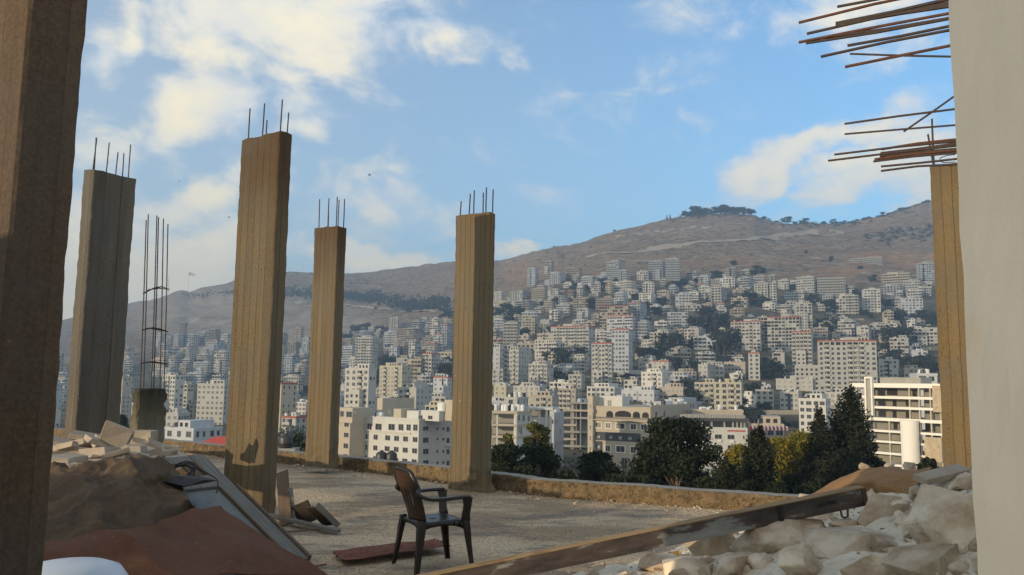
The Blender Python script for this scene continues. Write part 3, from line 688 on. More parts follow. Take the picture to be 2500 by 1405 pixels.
# measured blocks: x0, x1, x2, top, foot, tone, style, red trim
B = [(1288,1306,1330,656,700,1,'w'),(1326,1346,1353,639,668,0,'w'),(1341,1367,1381,667,696,1,'w'),(1378,1414,1421,655,681,2,'o'),(1480,1510,1531,640,686,1,'w'),(1510,1531,1550,661,690,1,'w'),(1555,1583,1590,664,688,0,'w'),
(1418,1437,1442,676,686,0,'w'),(1245,1275,1292,711,740,0,'w'),(1297,1330,1337,705,730,2,'B'),(1337,1362,1368,706,734,0,'m'),(1408,1422,1442,703,730,0,'w'),(1449,1466,1480,692,718,4,'w'),(1494,1542,1552,687,718,0,'o'),
(1437,1460,1464,718,732,0,'w'),(1399,1436,1443,730,760,2,'b'),(1207,1238,1246,737,764,3,'w'),(1252,1292,1310,735,762,0,'w'),(1357,1390,1401,745,770,1,'w'),(1341,1362,1392,758,784,4,'w'),(1273,1311,1341,764,792,1,'b'),
(1454,1495,1503,731,768,2,'B'),(1520,1556,1563,711,733,0,'w'),(1569,1597,1603,692,718,4,'w'),(1206,1228,1253,781,812,1,'w'),(1228,1262,1269,790,845,0,'B'),(1275,1305,1313,772,818,3,'m'),(1305,1341,1380,782,812,0,'w'),
(1464,1533,1552,748,800,2,'w',1),(1482,1544,1552,772,840,1,'w',1),(1533,1563,1579,740,792,1,'m',1),(1552,1580,1591,788,842,1,'B'),(1344,1437,1453,798,872,0,'b',1),(1266,1290,1301,820,845,2,'w'),(1311,1345,1351,816,842,3,'m'),
(1262,1315,1321,840,860,2,'w'),(1315,1358,1378,838,882,0,'m'),(1365,1426,1441,873,908,0,'o'),(1230,1265,1297,856,945,0,'b'),(1195,1219,1224,850,948,1,'w'),(1493,1535,1556,806,918,1,'w',1),(1444,1493,1496,840,952,0,'b',1),
(1584,1618,1624,638,688,1,'B'),(1626,1659,1665,633,690,1,'B'),(1677,1700,1707,666,685,0,'w'),(1772,1795,1803,655,681,0,'w'),(1806,1830,1835,660,676,0,'w'),(1757,1794,1803,680,704,4,'w'),(1802,1830,1843,679,708,1,'w'),
(1842,1875,1882,693,748,0,'m'),(1842,1868,1880,675,694,0,'w'),(1880,1896,1901,692,748,4,'w'),(1899,1925,1930,684,710,0,'w'),(1926,1944,1948,686,700,4,'w'),(1944,1988,1998,676,720,0,'m'),(1915,1963,1977,714,740,0,'w'),
(1920,1946,1952,738,758,0,'o'),(1737,1761,1775,702,748,0,'m'),(1706,1735,1740,700,738,0,'w'),(1683,1705,1709,715,738,4,'w'),(1649,1690,1694,719,754,1,'w'),(1604,1638,1641,711,724,2,'w'),(1789,1822,1827,707,732,2,'w'),
(1785,1823,1829,728,758,3,'w'),(1653,1712,1716,746,766,0,'w'),(1630,1679,1708,764,806,1,'m'),(1732,1775,1781,757,804,1,'w'),(1944,1984,1999,742,806,0,'m'),(1785,1857,1861,786,862,0,'o',1),(1850,1875,1878,776,858,2,'w'),
(1875,1954,1960,775,866,0,'m',1),(1935,1984,2001,812,922,0,'B',1),(1598,1628,1634,786,818,4,'w'),(1756,1777,1781,803,834,3,'w'),(1694,1779,1783,824,862,1,'o'),(1629,1680,1685,832,856,0,'w'),(1638,1686,1692,852,882,2,'m'),
(1617,1638,1643,867,886,4,'w'),(1828,1856,1903,864,938,0,'w',1),(1705,1767,1771,893,928,0,'w'),(1768,1820,1828,886,918,2,'w'),(2074,2155,2159,628,652,0,'B'),(1996,2065,2073,679,724,0,'B'),(2153,2223,2243,667,704,3,'w'),
(2243,2282,2290,643,694,1,'w'),(2206,2247,2251,686,712,0,'w'),(2151,2204,2211,698,726,1,'w'),(2042,2096,2108,722,772,0,'o'),(2111,2151,2159,707,768,4,'m'),(2160,2206,2211,728,764,0,'w'),(2202,2255,2275,730,776,1,'w'),
(2215,2250,2255,710,730,4,'w'),(2012,2038,2042,768,794,2,'w'),(2045,2070,2076,775,796,1,'w'),(2000,2032,2036,790,810,0,'w'),(2149,2187,2191,815,844,3,'m'),(2172,2200,2204,790,806,0,'w'),(2206,2290,2297,802,846,0,'w'),
(2001,2144,2155,834,968,0,'o',1),(2193,2244,2249,875,898,0,'w'),(2116,2144,2148,806,826,2,'w'),(2032,2061,2065,816,840,2,'w'),(1290,1335,1351,891,952,0,'b'),(1205,1235,1254,944,990,3,'m'),(1253,1317,1333,946,992,0,'w'),
(1362,1405,1420,952,1000,2,'o'),(1508,1600,1606,914,934,0,'o'),(1203,1227,1232,903,948,0,'m'),(1517,1597,1603,956,988,1,'w'),(1610,1668,1673,948,990,2,'w'),(1696,1755,1771,937,988,3,'b'),(1631,1700,1706,910,934,2,'w'),
(1705,1728,1770,892,938,0,'w'),(1794,1845,1849,967,1000,4,'w'),(1845,1890,1897,955,1004,0,'w'),(1895,1985,1992,928,962,0,'w'),(1905,1950,1958,960,1010,0,'w'),(1952,2018,2030,978,1062,4,'w'),(1578,1604,1608,914,932,4,'w'),
(864,906,936,826,932,0,'o'),(868,906,912,811,832,1,'w'),(971,1009,1026,803,845,2,'m'),(1003,1024,1036,786,838,1,'w'),(936,969,976,811,850,1,'m'),(1076,1090,1106,792,864,1,'w',1),(1056,1080,1092,818,866,1,'w',1),
(1040,1062,1076,840,878,0,'m',1),(1073,1104,1109,782,797,3,'w'),(997,1012,1028,834,884,4,'w'),(1030,1052,1074,865,932,0,'m',1),(966,993,1001,876,938,0,'w'),(994,1026,1031,880,938,3,'o'),(936,968,976,850,892,1,'w'),
(834,858,863,846,898,1,'w'),(832,855,860,828,848,2,'w'),(824,868,874,942,994,1,'w'),(885,912,917,948,966,3,'o'),(917,938,944,950,970,0,'b'),(945,975,993,937,968,0,'b'),(993,1007,1034,935,972,4,'w'),(1019,1036,1068,942,978,2,'w'),
(952,974,980,968,1000,3,'B'),(1067,1102,1106,862,886,3,'o'),(873,886,925,972,1020,0,'w'),(1004,1052,1058,993,1014,0,'w'),(520,548,566,860,922,0,'m'),(422,434,447,817,852,1,'w'),(447,470,486,818,852,1,'w'),(378,392,398,815,850,1,'w'),
(436,460,478,852,888,0,'m'),(500,528,545,832,862,1,'w',1),(428,454,470,940,1005,3,'w'),(403,432,460,1012,1062,0,'w'),(461,482,530,990,1022,3,'m'),(515,535,555,918,972,1,'w'),(528,545,560,968,1032,0,'B'),(396,424,430,916,948,0,'w'),
(288,316,324,975,1030,1,'w'),(296,312,324,930,970,0,'w'),(690,727,735,922,966,0,'w'),(720,745,752,985,1016,4,'w'),(686,720,746,1022,1068,0,'m',1),(700,722,738,838,868,2,'w'),(735,752,760,826,870,1,'w'),(692,712,730,868,915,1,'w'),
(718,742,752,892,920,0,'m'),(692,716,726,966,1002,1,'w'),(470,505,520,885,920,1,'o'),(455,490,500,912,945,1,'w'),(410,425,436,872,912,0,'w'),(555,575,590,900,960,0,'w'),(1110,1130,1140,800,900,1,'w')]
for b in B:
    apartment(*b[:5], tone=b[5], style=b[6], red=len(b) > 7)
def overlap(a):
    for q in ALLB:
        c = q['box']; w = min(a[1], c[1]) - max(a[0], c[0]); h = min(a[3], c[3]) - max(a[2], c[2])
        if w > 0 and h > 0 and w * h > .22 * (a[1] - a[0]) * (a[3] - a[2]): return True
    return False
TOPY = [(250, 880), (330, 862), (430, 828), (560, 838), (700, 838), (850, 838), (960, 812), (1060, 790), (1150, 780), (1230, 742), (1330, 712), (1420, 700), (1500, 700), (1650, 712), (1760, 700), (1900, 700), (2050, 725), (2150, 735), (2290, 700), (2500, 700)]
GAPS = [(276, 326), (404, 566), (688, 756), (826, 1112), (1200, 2290), (140, 168)]
OPEN = [(1330, 1400, 900, 948), (1660, 1760, 700, 712), (2070, 2170, 768, 812), (1400, 1450, 700, 730), (1300, 1345, 728, 742), (1780, 1900, 750, 780), (1640, 1750, 780, 822), (1560, 1640, 800, 850), (1355, 1385, 900, 950), (1720, 1800, 920, 960), (2060, 2110, 860, 920)]   # bare slopes and groves
cnt = 0; tries = 0
while cnt < 118 and tries < 9000:
    tries += 1
    g = GAPS[rb.choices(range(6), [8, 22, 9, 34, 90, 3])[0]]
    px = rb.uniform(*g); yb = rb.uniform(interp(TOPY, px), 1062 if px < 1100 else 1030)
    if any(a < px < b and c < yb < d for a, b, c, d in OPEN): continue
    D = on_terrain(px, yb); k = F / D
    w = rb.uniform(9, 19) * k; sw = rb.uniform(2.5, 9) * k; n = rb.choice([2, 3, 3, 4, 4, 5, 6] + ([8, 10] if px < 1100 else [])); h = n * 3.2 * k
    bx = (px - w - sw, px, yb - h, yb)
    if overlap(bx): continue
    apartment(px - w - sw, px - sw, px, yb - h, yb, red=rb.random() < .1); cnt += 1
# smaller houses filling in behind and between, far too many to tell apart: one mass
before = set(bpy.data.objects); NB_ = len(ALLB); tries = 0; cnt = 0
while cnt < 330 and tries < 9000:
    tries += 1
    g = GAPS[rb.choices(range(6), [7, 26, 9, 34, 100, 2])[0]]
    px = rb.uniform(*g); yb = rb.uniform(interp(TOPY, px) - 8, 1040 if px < 1100 else 1000)
    if any(a < px < b and c < yb < d for a, b, c, d in OPEN): continue
    D = max(705, on_terrain(px, yb)); D = on_terrain(px, yb); k = F / D
    w = rb.uniform(8, 15) * k; sw = rb.uniform(2.5, 8) * k; n = rb.choice([1, 2, 2, 3, 3, 4]); h = n * 3.1 * k
    bx = (px - w - sw, px, yb - h, yb)
    if any(q['box'][0] < px - (w + sw) * .3 and q['box'][1] > px - (w + sw) * .7 and q['box'][2] < yb - h * .3 and q['box'][3] > yb - h * .5 for q in ALLB): continue
    SPLIT_OFF = True; apartment(px - w - sw, px - sw, px, yb - h, yb, red=rb.random() < .06, nosplit=True); cnt += 1
new = [o for o in bpy.data.objects if o not in before]; verts = []; faces = []; mi = []; mlist = []; 
for o in new:
    off = len(verts); me = o.data; verts += [tuple(v.co + o.location) for v in me.vertices]; faces += [[i + off for i in p.vertices] for p in me.polygons]
    mp_ = []
    for m in me.materials:
        if m not in mlist: mlist.append(m)
        mp_.append(mlist.index(m))
    mi += [mp_[p.material_index] for p in me.polygons]
    bpy.data.objects.remove(o); bpy.data.meshes.remove(me)
me = bpy.data.meshes.new('crowded_houses'); me.from_pydata(verts, [], faces)
for m in mlist: me.materials.append(m)
me.polygons.foreach_set('material_index', mi); o = bpy.data.objects.new('crowded_houses', me); COL.objects.link(o); tag(o, kind='stuff')
del ALLB[NB_:]
# labels: look, then its place counted along its band of the slope between the near columns
def gapname(px, py):
    if px < 180: return 0, 'at the far left edge'
    if px < 345: return 1, 'behind the stained column'
    if px < 600: return 2, 'left of tallest column'
    if px < 790: return 3, 'right of tallest column'
    if px < 1160: return 4, 'left of middle column'
    if px < 1400: return 5, 'right of middle column'
    if px < 1620: return 6, 'above the arched building'
    if px < 1840: return 7, 'above the round dark pine'
    if px < 2040: return 8, 'above the yellow trees'
    return 9, 'near right-hand column'
def ordn(n):
    return {1: 'first', 2: 'second', 3: 'third', 4: 'fourth', 5: 'fifth', 6: 'sixth', 7: 'seventh', 8: 'eighth', 9: 'ninth', 10: 'tenth'}.get(n, '%dth' % n if n % 10 not in (1, 2, 3) or n in (11, 12, 13) else '%d%s' % (n, {1: 'st', 2: 'nd', 3: 'rd'}[n % 10]))
BANDS = [(0, 715, 'top row'), (715, 790, 'upper slope'), (790, 860, 'middle slope'), (860, 925, 'lower slope'), (925, 1300, 'slope foot')]
cells = {}
for q in ALLB:
    g, gn = gapname(q['px'], q['py']); bi = [i for i, b in enumerate(BANDS) if b[0] <= q['box'][3] < b[1]][0]
    cells.setdefault((g, bi), []).append((q, gn))
for (g, bi), L_ in cells.items():
    L_.sort(key=lambda t: t[0]['px'])
    for i, (q, gn) in enumerate(L_):
        o_ = 'only one' if len(L_) == 1 else ordn(i + 1) + ' from left'
        nf = q['nf']; a = NORD[min(nf, 20) - 1] + '-storey ' + TONE[q['tone']] + (' tower' if nf > 8 else ' house' if nf < 3 else ' block')
        if q['red']: a += ' with red trim'
        tag(q['o'], '%s, %s, %s, %s' % (a, o_, BANDS[bi][2], gn), 'apartment block' if nf >= 3 else 'house', 'apartment blocks and houses on the hillside')
# ---------------------------------------------------------------- the near buildings, measured from the picture
Zv = Vector((0, 0, 1))
class Face:
    """Vertical wall plane through corner C running along d; outward normal n."""
    def __init__(s, C, d):
        s.C = Vector((C.x, C.y, 0)); s.d = Vector((d.x, d.y, 0)).normalized(); s.n = Vector((s.d.y, -s.d.x, 0))
        if s.n.dot(Vector((0, 0, 0)) - s.C) < 0: s.n = -s.n
    def hit(s, px, py):
        r = ray(px, py); t = (s.C - CAM).dot(s.n) / r.dot(s.n); p = CAM + r * t; return (p - s.C).dot(s.d), p.z
    def at(s, u, z, o=0): return s.C + s.d * u + Zv * z + s.n * o
    def rect(s, x0, x1, y0, y1):
        u0, za = s.hit(x0, (y0 + y1) / 2); u1, _ = s.hit(x1, (y0 + y1) / 2); _, z1 = s.hit((x0 + x1) / 2, y0); _, z0 = s.hit((x0 + x1) / 2, y1)
        return min(u0, u1), max(u0, u1), z0, z1
    def slab(s, mb, u0, u1, z0, z1, o0, o1, mi=0): mb.obox(s.at(u0, z0, o0), s.d * (u1 - u0), s.n * (o1 - o0), Zv * (z1 - z0), mi)
M_wframe = mat('pale window frame', (.46, .44, .40)); M_dark = mat('dark stone cladding', (.05, .05, .055), (.08, .08, .085), scale=.5)
M_cream2 = mat('warm cream plaster', (.41, .355, .275), (.46, .40, .315), scale=.3, speck=(.36, .31, .25), speckscale=.6, speckamt=.3); M_white2 = mat('white plaster', (.50, .49, .46), (.56, .55, .52), scale=.25, speck=(.42, .39, .34), speckscale=.5, speckamt=.3)
M_white3 = mat('fresh white paint', (.76, .72, .65), (.80, .76, .69), scale=.2)
def window(face, r, root, frame=None, m=None, label=None, t=.09, rec=0.0):
    u0, u1, z0, z1 = r; frame = frame or M_wframe; m = m or M_glass
    mb = MB(); w = face.slab
    w(mb, u0 - t, u0, z0 - t, z1 + t, -.02, .07, 0); w(mb, u1, u1 + t, z0 - t, z1 + t, -.02, .07, 0); w(mb, u0, u1, z1, z1 + t, -.02, .07, 0); w(mb, u0, u1, z0 - t, z0, -.02, .13, 0)
    w(mb, u0, u1, z0, z1, -.02, .02, 1)
    if u1 - u0 > .9: w(mb, (u0 + u1) / 2 - .035, (u0 + u1) / 2 + .035, z0, z1, .02, .045, 0)
    c = face.at((u0 + u1) / 2, z0)
    return mb.build('window', [frame, m], root, origin=c)
def z7(L_, ox, oy, k=4.683): return [(ox + a / k, ox + b / k, oy + c / k, oy + d / k) for a, b, c, d in L_]
def tanks(root, pts, r=.6, h=1.5, m=None):
    for k, p in enumerate(pts):
        mb = MB(); mm = m or (M_tank if k % 4 else M_btank)
        mb.tube([p, p + Zv * h * .85, p + Zv * h, p + Zv * (h + .12)], [r, r, r * .7, r * .3], 10); mb.build('water_tank', mm, root, origin=p)
# --- long white apartment building left of the middle column
C = P(1023, 1027, 250); zt_ = C.z; phi = R(42); f = Vector((-math.cos(phi), math.sin(phi), 0)); s_ = Vector((math.sin(phi), math.cos(phi), 0))
root = empty('apartment_building', (C.x, C.y, -24), 'long white apartment building behind the black tanks, sunlit front and blue shaded end', 'apartment building')
wf = wfit(C, f, 864, 1021); ws = wfit(C, s_, 1103, 1027)
mb = MB(); mb.obox(Vector((C.x, C.y, -26)), f * wf, s_ * ws, Zv * (zt_ + 26)); 
mb.obox(C - s_ * .15 , f * wf, s_ * .3, Zv * .5); mb.obox(C - f * .15, f * .3, s_ * ws, Zv * .5 - Zv * .003)
mb.build('wall', M_white2, root)
FF = Face(C, f); FS = Face(C, s_)
rows = [([(360,430),(455,505),(548,617),(697,767),(812,867),(903,950),(980,1027)], 862, 930, .022), ([(320,370),(408,458),(527,572),(660,714),(763,815),(865,918),(975,1027)], 980, 1034, .062),
        ([(315,365),(402,453),(523,568),(653,708),(758,810),(860,915),(968,1022)], 1100, 1155, .075), ([(315,360),(398,447),(523,568),(650,705),(755,808),(855,910),(963,1018)], 1222, 1280, .082), ([(315,360),(398,447),(520,568),(650,705),(755,808),(855,910),(963,1018)], 1345, 1400, .09)]
for cols, y0, y1, sl in rows:
    for a, b in cols:
        dy = (a - 320) * sl; window(FF, FF.rect(*z7([(a, b, y0 + dy, y1 + dy)], 800, 850)[0]), root)
for cols, ys in (([(1090, 1150)], [(898, 942), (1025, 1082), (1155, 1210), (1285, 1325), (1400, 1450)]), ([(1243, 1262), (1312, 1332)], [(910, 937), (1030, 1055), (1168, 1198), (1297, 1325), (1415, 1440)]), ([(1358, 1390)], [(903, 957), (1030, 1087), (1160, 1215), (1290, 1345)])):
    for a, b in cols:
        for y0, y1 in ys: window(FS, FS.rect(*z7([(a, b, y0, y1)], 800, 850)[0]), root, t=.05)
mb = MB()                                   # terrace ledge under the top row
u0, u1, z0, z1 = FF.rect(*z7([(300, 955, 925, 945)], 800, 850)[0]); FF.slab(mb, u0, u1, z0 - .3, z0, -.02, .5); mb.build('ledge', M_white2, root)
for a in (345, 430, 1345, 1375):
    fc = FF if a < 900 else FS; u0, u1, z0, z1 = fc.rect(*z7([(a, a + 30, 1042 if a < 900 else 1098, 1066 if a < 900 else 1120)], 800, 850)[0])
    mb = MB(); fc.slab(mb, u0, u1, z0, z1, .02, .45); mb.build('air_conditioner', M_tank, root, origin=fc.at(u0, z0))
# projecting left bay, higher
C2 = P(863, 1024, 263); C2 = Vector((C2.x, C2.y, P(863, 997, 263).z)); w2 = wfit(C2, f, 826, 997)
mb = MB(); mb.obox(Vector((C2.x, C2.y, -26)) - s_ * 1.2, f * w2, s_ * 9, Zv * (C2.z + 26)); mb.obox(C2 - s_ * 1.7 - f * 1.6 - Zv * 4.6, f * (w2 + 1.6), s_ * .5, Zv * 4.7)
mb.build('wing', M_cream2, root)
F2 = Face(C2 - s_ * 1.2, f); F3 = Face(C2 - s_ * 1.7, f)
for r_ in [(192,242,850,900),(188,238,970,1020),(183,233,1092,1147),(180,230,1215,1270)]: window(F2, F2.rect(*z7([r_], 800, 850)[0]), root)
for r_ in [(146,185,722,785),(215,278,727,790),(303,318,730,752)]: window(F3, F3.rect(*z7([r_], 800, 850)[0]), root)
def roofbox(nm, face, x0, x1, y0, y1, depth, back, m, wins=()):
    u0, u1, z0, z1 = face.rect(x0, x1, y0, y1); mb = MB()
    k = 1 + back / 250
    face.slab(mb, u0 * 1, u1, zt_ if False else z0 - .2, z1, -back - depth, -back); o = mb.build(nm, m, root, origin=face.at(u0, z0, -back)); fb = Face(face.at(0, 0, -back), face.d)
    for w in wins: window(fb, fb.rect(*w), root)
    return o
roofbox('penthouse', FF, 943, 961, 999, 1026, 6, 3, M_cream2, z7([(697,720,715,740)], 800, 850)); roofbox('penthouse', FF, 961.5, 992, 1004, 1027, 5, 5, M_white2)
roofbox('penthouse', FF, 1016, 1060, 1003, 1027, 7, 2, M_white2, z7([(1040,1085,770,815),(1150,1198,775,815)], 800, 850)); roofbox('stair_tower', FF, 1060.5, 1080, 977, 1027, 8, 4, M_cream2)
roofbox('stair_tower', FF, 873, 886, 973, 1020, 14, 8, M_cream2, z7([(365,385,590,612)], 800, 850))
tanks(root, [FF.at(FF.hit(x, 1003)[0], zt_ + 2.8, -4) for x in (1052, 1058)], 1.0, 2.6, M_tank)
tanks(root, [FF.at(FF.hit(x, 1022)[0], zt_, -2.5) for x in (905, 909, 916)], .7, 1.6)
# --- arched cream building, right of the balcony skeleton
C = P(1588, 997, 245); phi = R(30); f = Vector((-math.cos(phi), math.sin(phi), 0)); s_ = Vector((math.sin(phi), math.cos(phi), 0)); zt_ = C.z
root = empty('arched_building', (C.x, C.y, -24), 'cream building with rooftop arches and a dark cladding band, behind the low dark pine', 'apartment building')
wf = wfit(C, f, 1451, 993); ws = 36
mb = MB(); mb.obox(Vector((C.x, C.y, -26)), f * wf, s_ * ws, Zv * (zt_ + 26)); mb.build('wall', M_cream2, root)
FF = Face(C, f); FS = Face(C, s_)
mb = MB(); mb.obox(C - f * .1 + s_ * .3, f * .3, s_ * (ws - .3), Zv * .8); mb.obox(C - s_ * .1, f * wf, s_ * .35, Zv * .25); mb.build('roof_parapet', M_cream2, root)
CT = C + f * wf; tw = wfit(CT, f, 1439, 970); mb = MB()
zt2 = P(1445, 967, CT.y).z
mb.obox(Vector((CT.x, CT.y, -26)) - s_ * 1.2, f * tw, s_ * 7, Zv * (zt2 + 26)); mb.build('stair_tower', M_cream2, root)
FT = Face(CT - s_ * 1.2, f)
for y in (645, 770, 885, 1010, 1130): window(FT, FT.rect(*z7([(1217, 1229, y, y + 44)], 1180, 850)[0]), root, t=.04)
for y in (700, 845, 960, 1090, 1205): window(FT, FT.rect(*z7([(1250, 1260, y, y + 40)], 1180, 850)[0]), root, t=.04)
for r_ in [(1288,1345,852,910),(1398,1455,858,916),(1520,1615,866,924),(1685,1745,872,932),(1805,1865,878,936),(1395,1450,1115,1182),(1520,1615,1122,1190),(1685,1745,1130,1200)]:
    window(FF, FF.rect(*z7([r_], 1180, 850)[0]), root, frame=M_white3, t=.22)
def arch(face, r, o=.03, mi=0, n=10):
    u0, u1, z0, z1 = r; mb = MB(); h = min((u1 - u0) / 2, (z1 - z0) * .55); pts = [(u0, z0), (u1, z0), (u1, z1 - h)]
    for k in range(1, n): a = math.pi * k / n; pts.append(((u0 + u1) / 2 + (u1 - u0) / 2 * math.cos(a), z1 - h + h * math.sin(a)))
    pts.append((u0, z1 - h)); N_ = len(pts)
    vs = [face.at(a, b, o) for a, b in pts] + [face.at(a, b, -.1) for a, b in pts]
    mb.add(vs, [tuple(range(N_))] + [(i, (i + 1) % N_, (i + 1) % N_ + N_, i + N_) for i in range(N_)]); return mb
for i, r_ in enumerate([(1310,1380,715,775),(1405,1485,720,790),(1505,1690,718,790),(1708,1792,728,800),(1815,1892,736,800)]):
    arch(FF, FF.rect(*z7([r_], 1180, 850)[0])).build('arch_panel', M_cream2 if i == 0 else M_open, root)  # dark panels paint the shade within the arches, the lit first one is cream
r_ = FF.rect(*z7([(1270, 1905, 790, 815)], 1180, 850)[0]); mb = MB(); FF.slab(mb, r_[0], r_[1], r_[2] - .55, r_[2] - .25, -.02, 1.0); mb.build('balcony_slab', M_cream2, root)
mb = MB(); FF.slab(mb, r_[0], r_[1], r_[3] - .3, r_[3] - .15, .85, .95)
for k in range(46): u = lerp(r_[0], r_[1], k / 45); FF.slab(mb, u - .03, u + .03, r_[2] - .25, r_[3] - .3, .88, .94)
mb.build('balcony_railing', M_dark, root)
mb = MB()
for r_ in [(1282, 1800, 968, 1066), (1282, 1364, 1066, 1300), (1776, 1900, 1066, 1300)]: u0, u1, z0, z1 = FF.rect(*z7([r_], 1180, 850)[0]); FF.slab(mb, u0, u1, z0, z1, -.02, .04)
mb.build('dark_cladding', M_dark, root)
for r_ in [(1308,1335,1003,1030),(1443,1475,1005,1040),(1550,1585,1010,1045),(1660,1698,1020,1050),(1310,1335,1115,1150),(1805,1830,1150,1185)]:
    u0, u1, z0, z1 = FF.rect(*z7([r_], 1180, 850)[0]); mb = MB(); FF.slab(mb, u0, u1, z0, z1, .04, .12); mb.build('small_window', M_shut, root, origin=FF.at(u0, z0))
for r_ in [(1580,1645,1258,1380),(1395,1450,1258,1320)]: window(FF, FF.rect(*z7([r_], 1180, 850)[0]), root)
for r_ in [(90,112,730,785),(185,205,725,785),(70,98,795,820),(132,162,788,812),(222,260,783,808),(298,325,775,800),(75,100,870,925),(180,210,860,900),(300,330,850,890)]: window(FS, FS.rect(*z7([r_], 1580, 850)[0]), root, t=.04)
root_ = root
u0, u1, z0, z1 = FF.rect(*z7([(1268, 1545, 550, 668)], 1180, 850)[0]); mb = MB(); FF.slab(mb, u0, u1, z0 - 1, z1, -9, -3); mb.build('penthouse', M_white2, root)
FP = Face(FF.at(0, 0, -3), FF.d); window(FP, FP.rect(*z7([(1425, 1462, 600, 662)], 1180, 850)[0]), root)
tanks(root, [FS.at(FS.hit(x, 990)[0], zt_ + .1, -2.5 - (x % 3)) for x in (1638, 1644, 1651, 1657, 1664, 1670, 1677, 1683)], .75, 2.0)
# --- hotel-like building with a glazed roof floor
C = P(1825, 1045, 235); f = Vector((-math.cos(R(6)), math.sin(R(6)), 0)); s_ = Vector((math.sin(R(6)), math.cos(R(6)), 0)); z_ = C.z
root = empty('office_building', (C.x, C.y, -24), 'pale building with dark glazed roof storey and small red sign, right of the round pine', 'office building')
wf = wfit(C, f, 1668, 1045)
mb = MB(); mb.obox(Vector((C.x, C.y, -26)), f * wf, s_ * 14, Zv * (z_ + 26)); mb.build('wall', M_white2, root)
FF = Face(C, f); zr = FF.hit(1740, 1029)[1]
mb = MB(); mb.obox(Vector((C.x, C.y, z_)) + s_ * .6 + f * .4, f * (wf - .8), s_ * 12, Zv * (zr - z_)); mb.build('glazed_storey', M_glass, root)
mb = MB()
for px in (1688, 1715, 1738, 1769, 1790, 1800, 1810, 1818): u = FF.hit(px, 1035)[0]; FF.slab(mb, u - .25, u + .25, z_, zr, -.55, -.3)
mb.build('mullions', M_shut, root)
mb = MB(); FF.slab(mb, -.4, wf + .6, zr, zr + .9, -14, .5); mb.build('roof_band', M_dark, root)
mb = MB()
for k in range(26): u = lerp(.6, wf - .6, k / 25); FF.slab(mb, u, u + .55, zr + .9, zr + 1.9, -1.6, -.3)
FF.slab(mb, 0, wf, zr + .9, zr + 1.5, -9, -1.8); mb.build('roof_plant', M_shut, root)
for r_ in [(652,728,987,1035),(775,850,990,1038),(920,995,995,1042),(1096,1112,1003,1040),(652,728,1108,1158),(777,852,1112,1162),(921,998,1115,1163),(652,728,1230,1280),(777,852,1233,1283),(921,998,1236,1286)]:
    window(FF, FF.rect(*z7([r_], 1580, 850)[0]), root)
for r_ in [(805, 845, 1050, 1078), (950, 990, 1056, 1084)]:
    u0, u1, z0, z1 = FF.rect(*z7([r_], 1580, 850)[0]); mb = MB(); FF.slab(mb, u0, u1, z0, z1, .02, .4); mb.build('air_conditioner', M_tank, root)
M_sign = mat('red sign letters', (.45, .03, .03))
mb = MB(); rs = random.Random(4); u0, u1, z0, z1 = FF.rect(*z7([(915, 1120, 938, 958)], 1580, 850)[0]); u = u0
while u < u1 - .3:          # small slanted strokes of unreadable lettering
    w = rs.uniform(.12, .4); FF.slab(mb, u, u + w, lerp(z0, z1, rs.uniform(0, .3)), lerp(z0, z1, rs.uniform(.6, 1)), .02, .12); u += w + rs.uniform(.05, .2)
FF.slab(mb, u0, u1, z0 + .1, z0 + .28, .02, .1); mb.build('sign', M_sign, root)
# --- concrete skeleton with balconies, left of the arched building
C = P(1436, 975, 330); C = Vector((C.x, C.y, 0)); phi = R(10); f = Vector((-math.cos(phi), math.sin(phi), 0)); s_ = Vector((math.sin(phi), math.cos(phi), 0))
root = empty('balcony_skeleton', (C.x, C.y, -24), 'narrow unfinished concrete frame of stacked balcony slabs, left of the arched building', 'unfinished building')
FF = Face(C, f)
for k, (x0, x1, y0, y1) in enumerate(z7([(910,1215,712,726),(910,1215,797,812),(910,1065,878,893),(910,1215,957,973),(910,1065,1040,1055),(910,1215,1120,1137),(910,1065,1198,1213),(910,1215,1272,1290),(905,1215,1368,1384),(910,1215,628,640)], 1180, 850)):
    u0, u1, z0, z1 = FF.rect(x0, x1, y0, y1); mb = MB(); FF.slab(mb, u0, u1, z0, z0 + .35, -9, 0); FF.slab(mb, u0, u1, z0 + .35, z1 + .25, -.2, 0); mb.build('floor_slab', M_cream2 if k % 2 == 0 else M_conc, root)
u0, u1, z0, z1 = FF.rect(*z7([(990, 1062, 640, 1500)], 1180, 850)[0]); mb = MB(); FF.slab(mb, u0, u1, -26, z1, -8, -1.5); mb.build('core_wall', M_conc, root)
u0, u1, z0, z1 = FF.rect(*z7([(1064, 1215, 640, 1500)], 1180, 850)[0]); mb = MB(); FF.slab(mb, u0 - 6, u1, -26, z1, -8, -6); mb.build('inner_wall', M_conc, root)
for x in (1020, 1110, 1195):
    u, _ = FF.hit(1180 + x / 4.683, 1050); mb = MB(); FF.slab(mb, u - .2, u + .2, -26, z1, -.9, -.5); mb.build('column', M_conc, root)
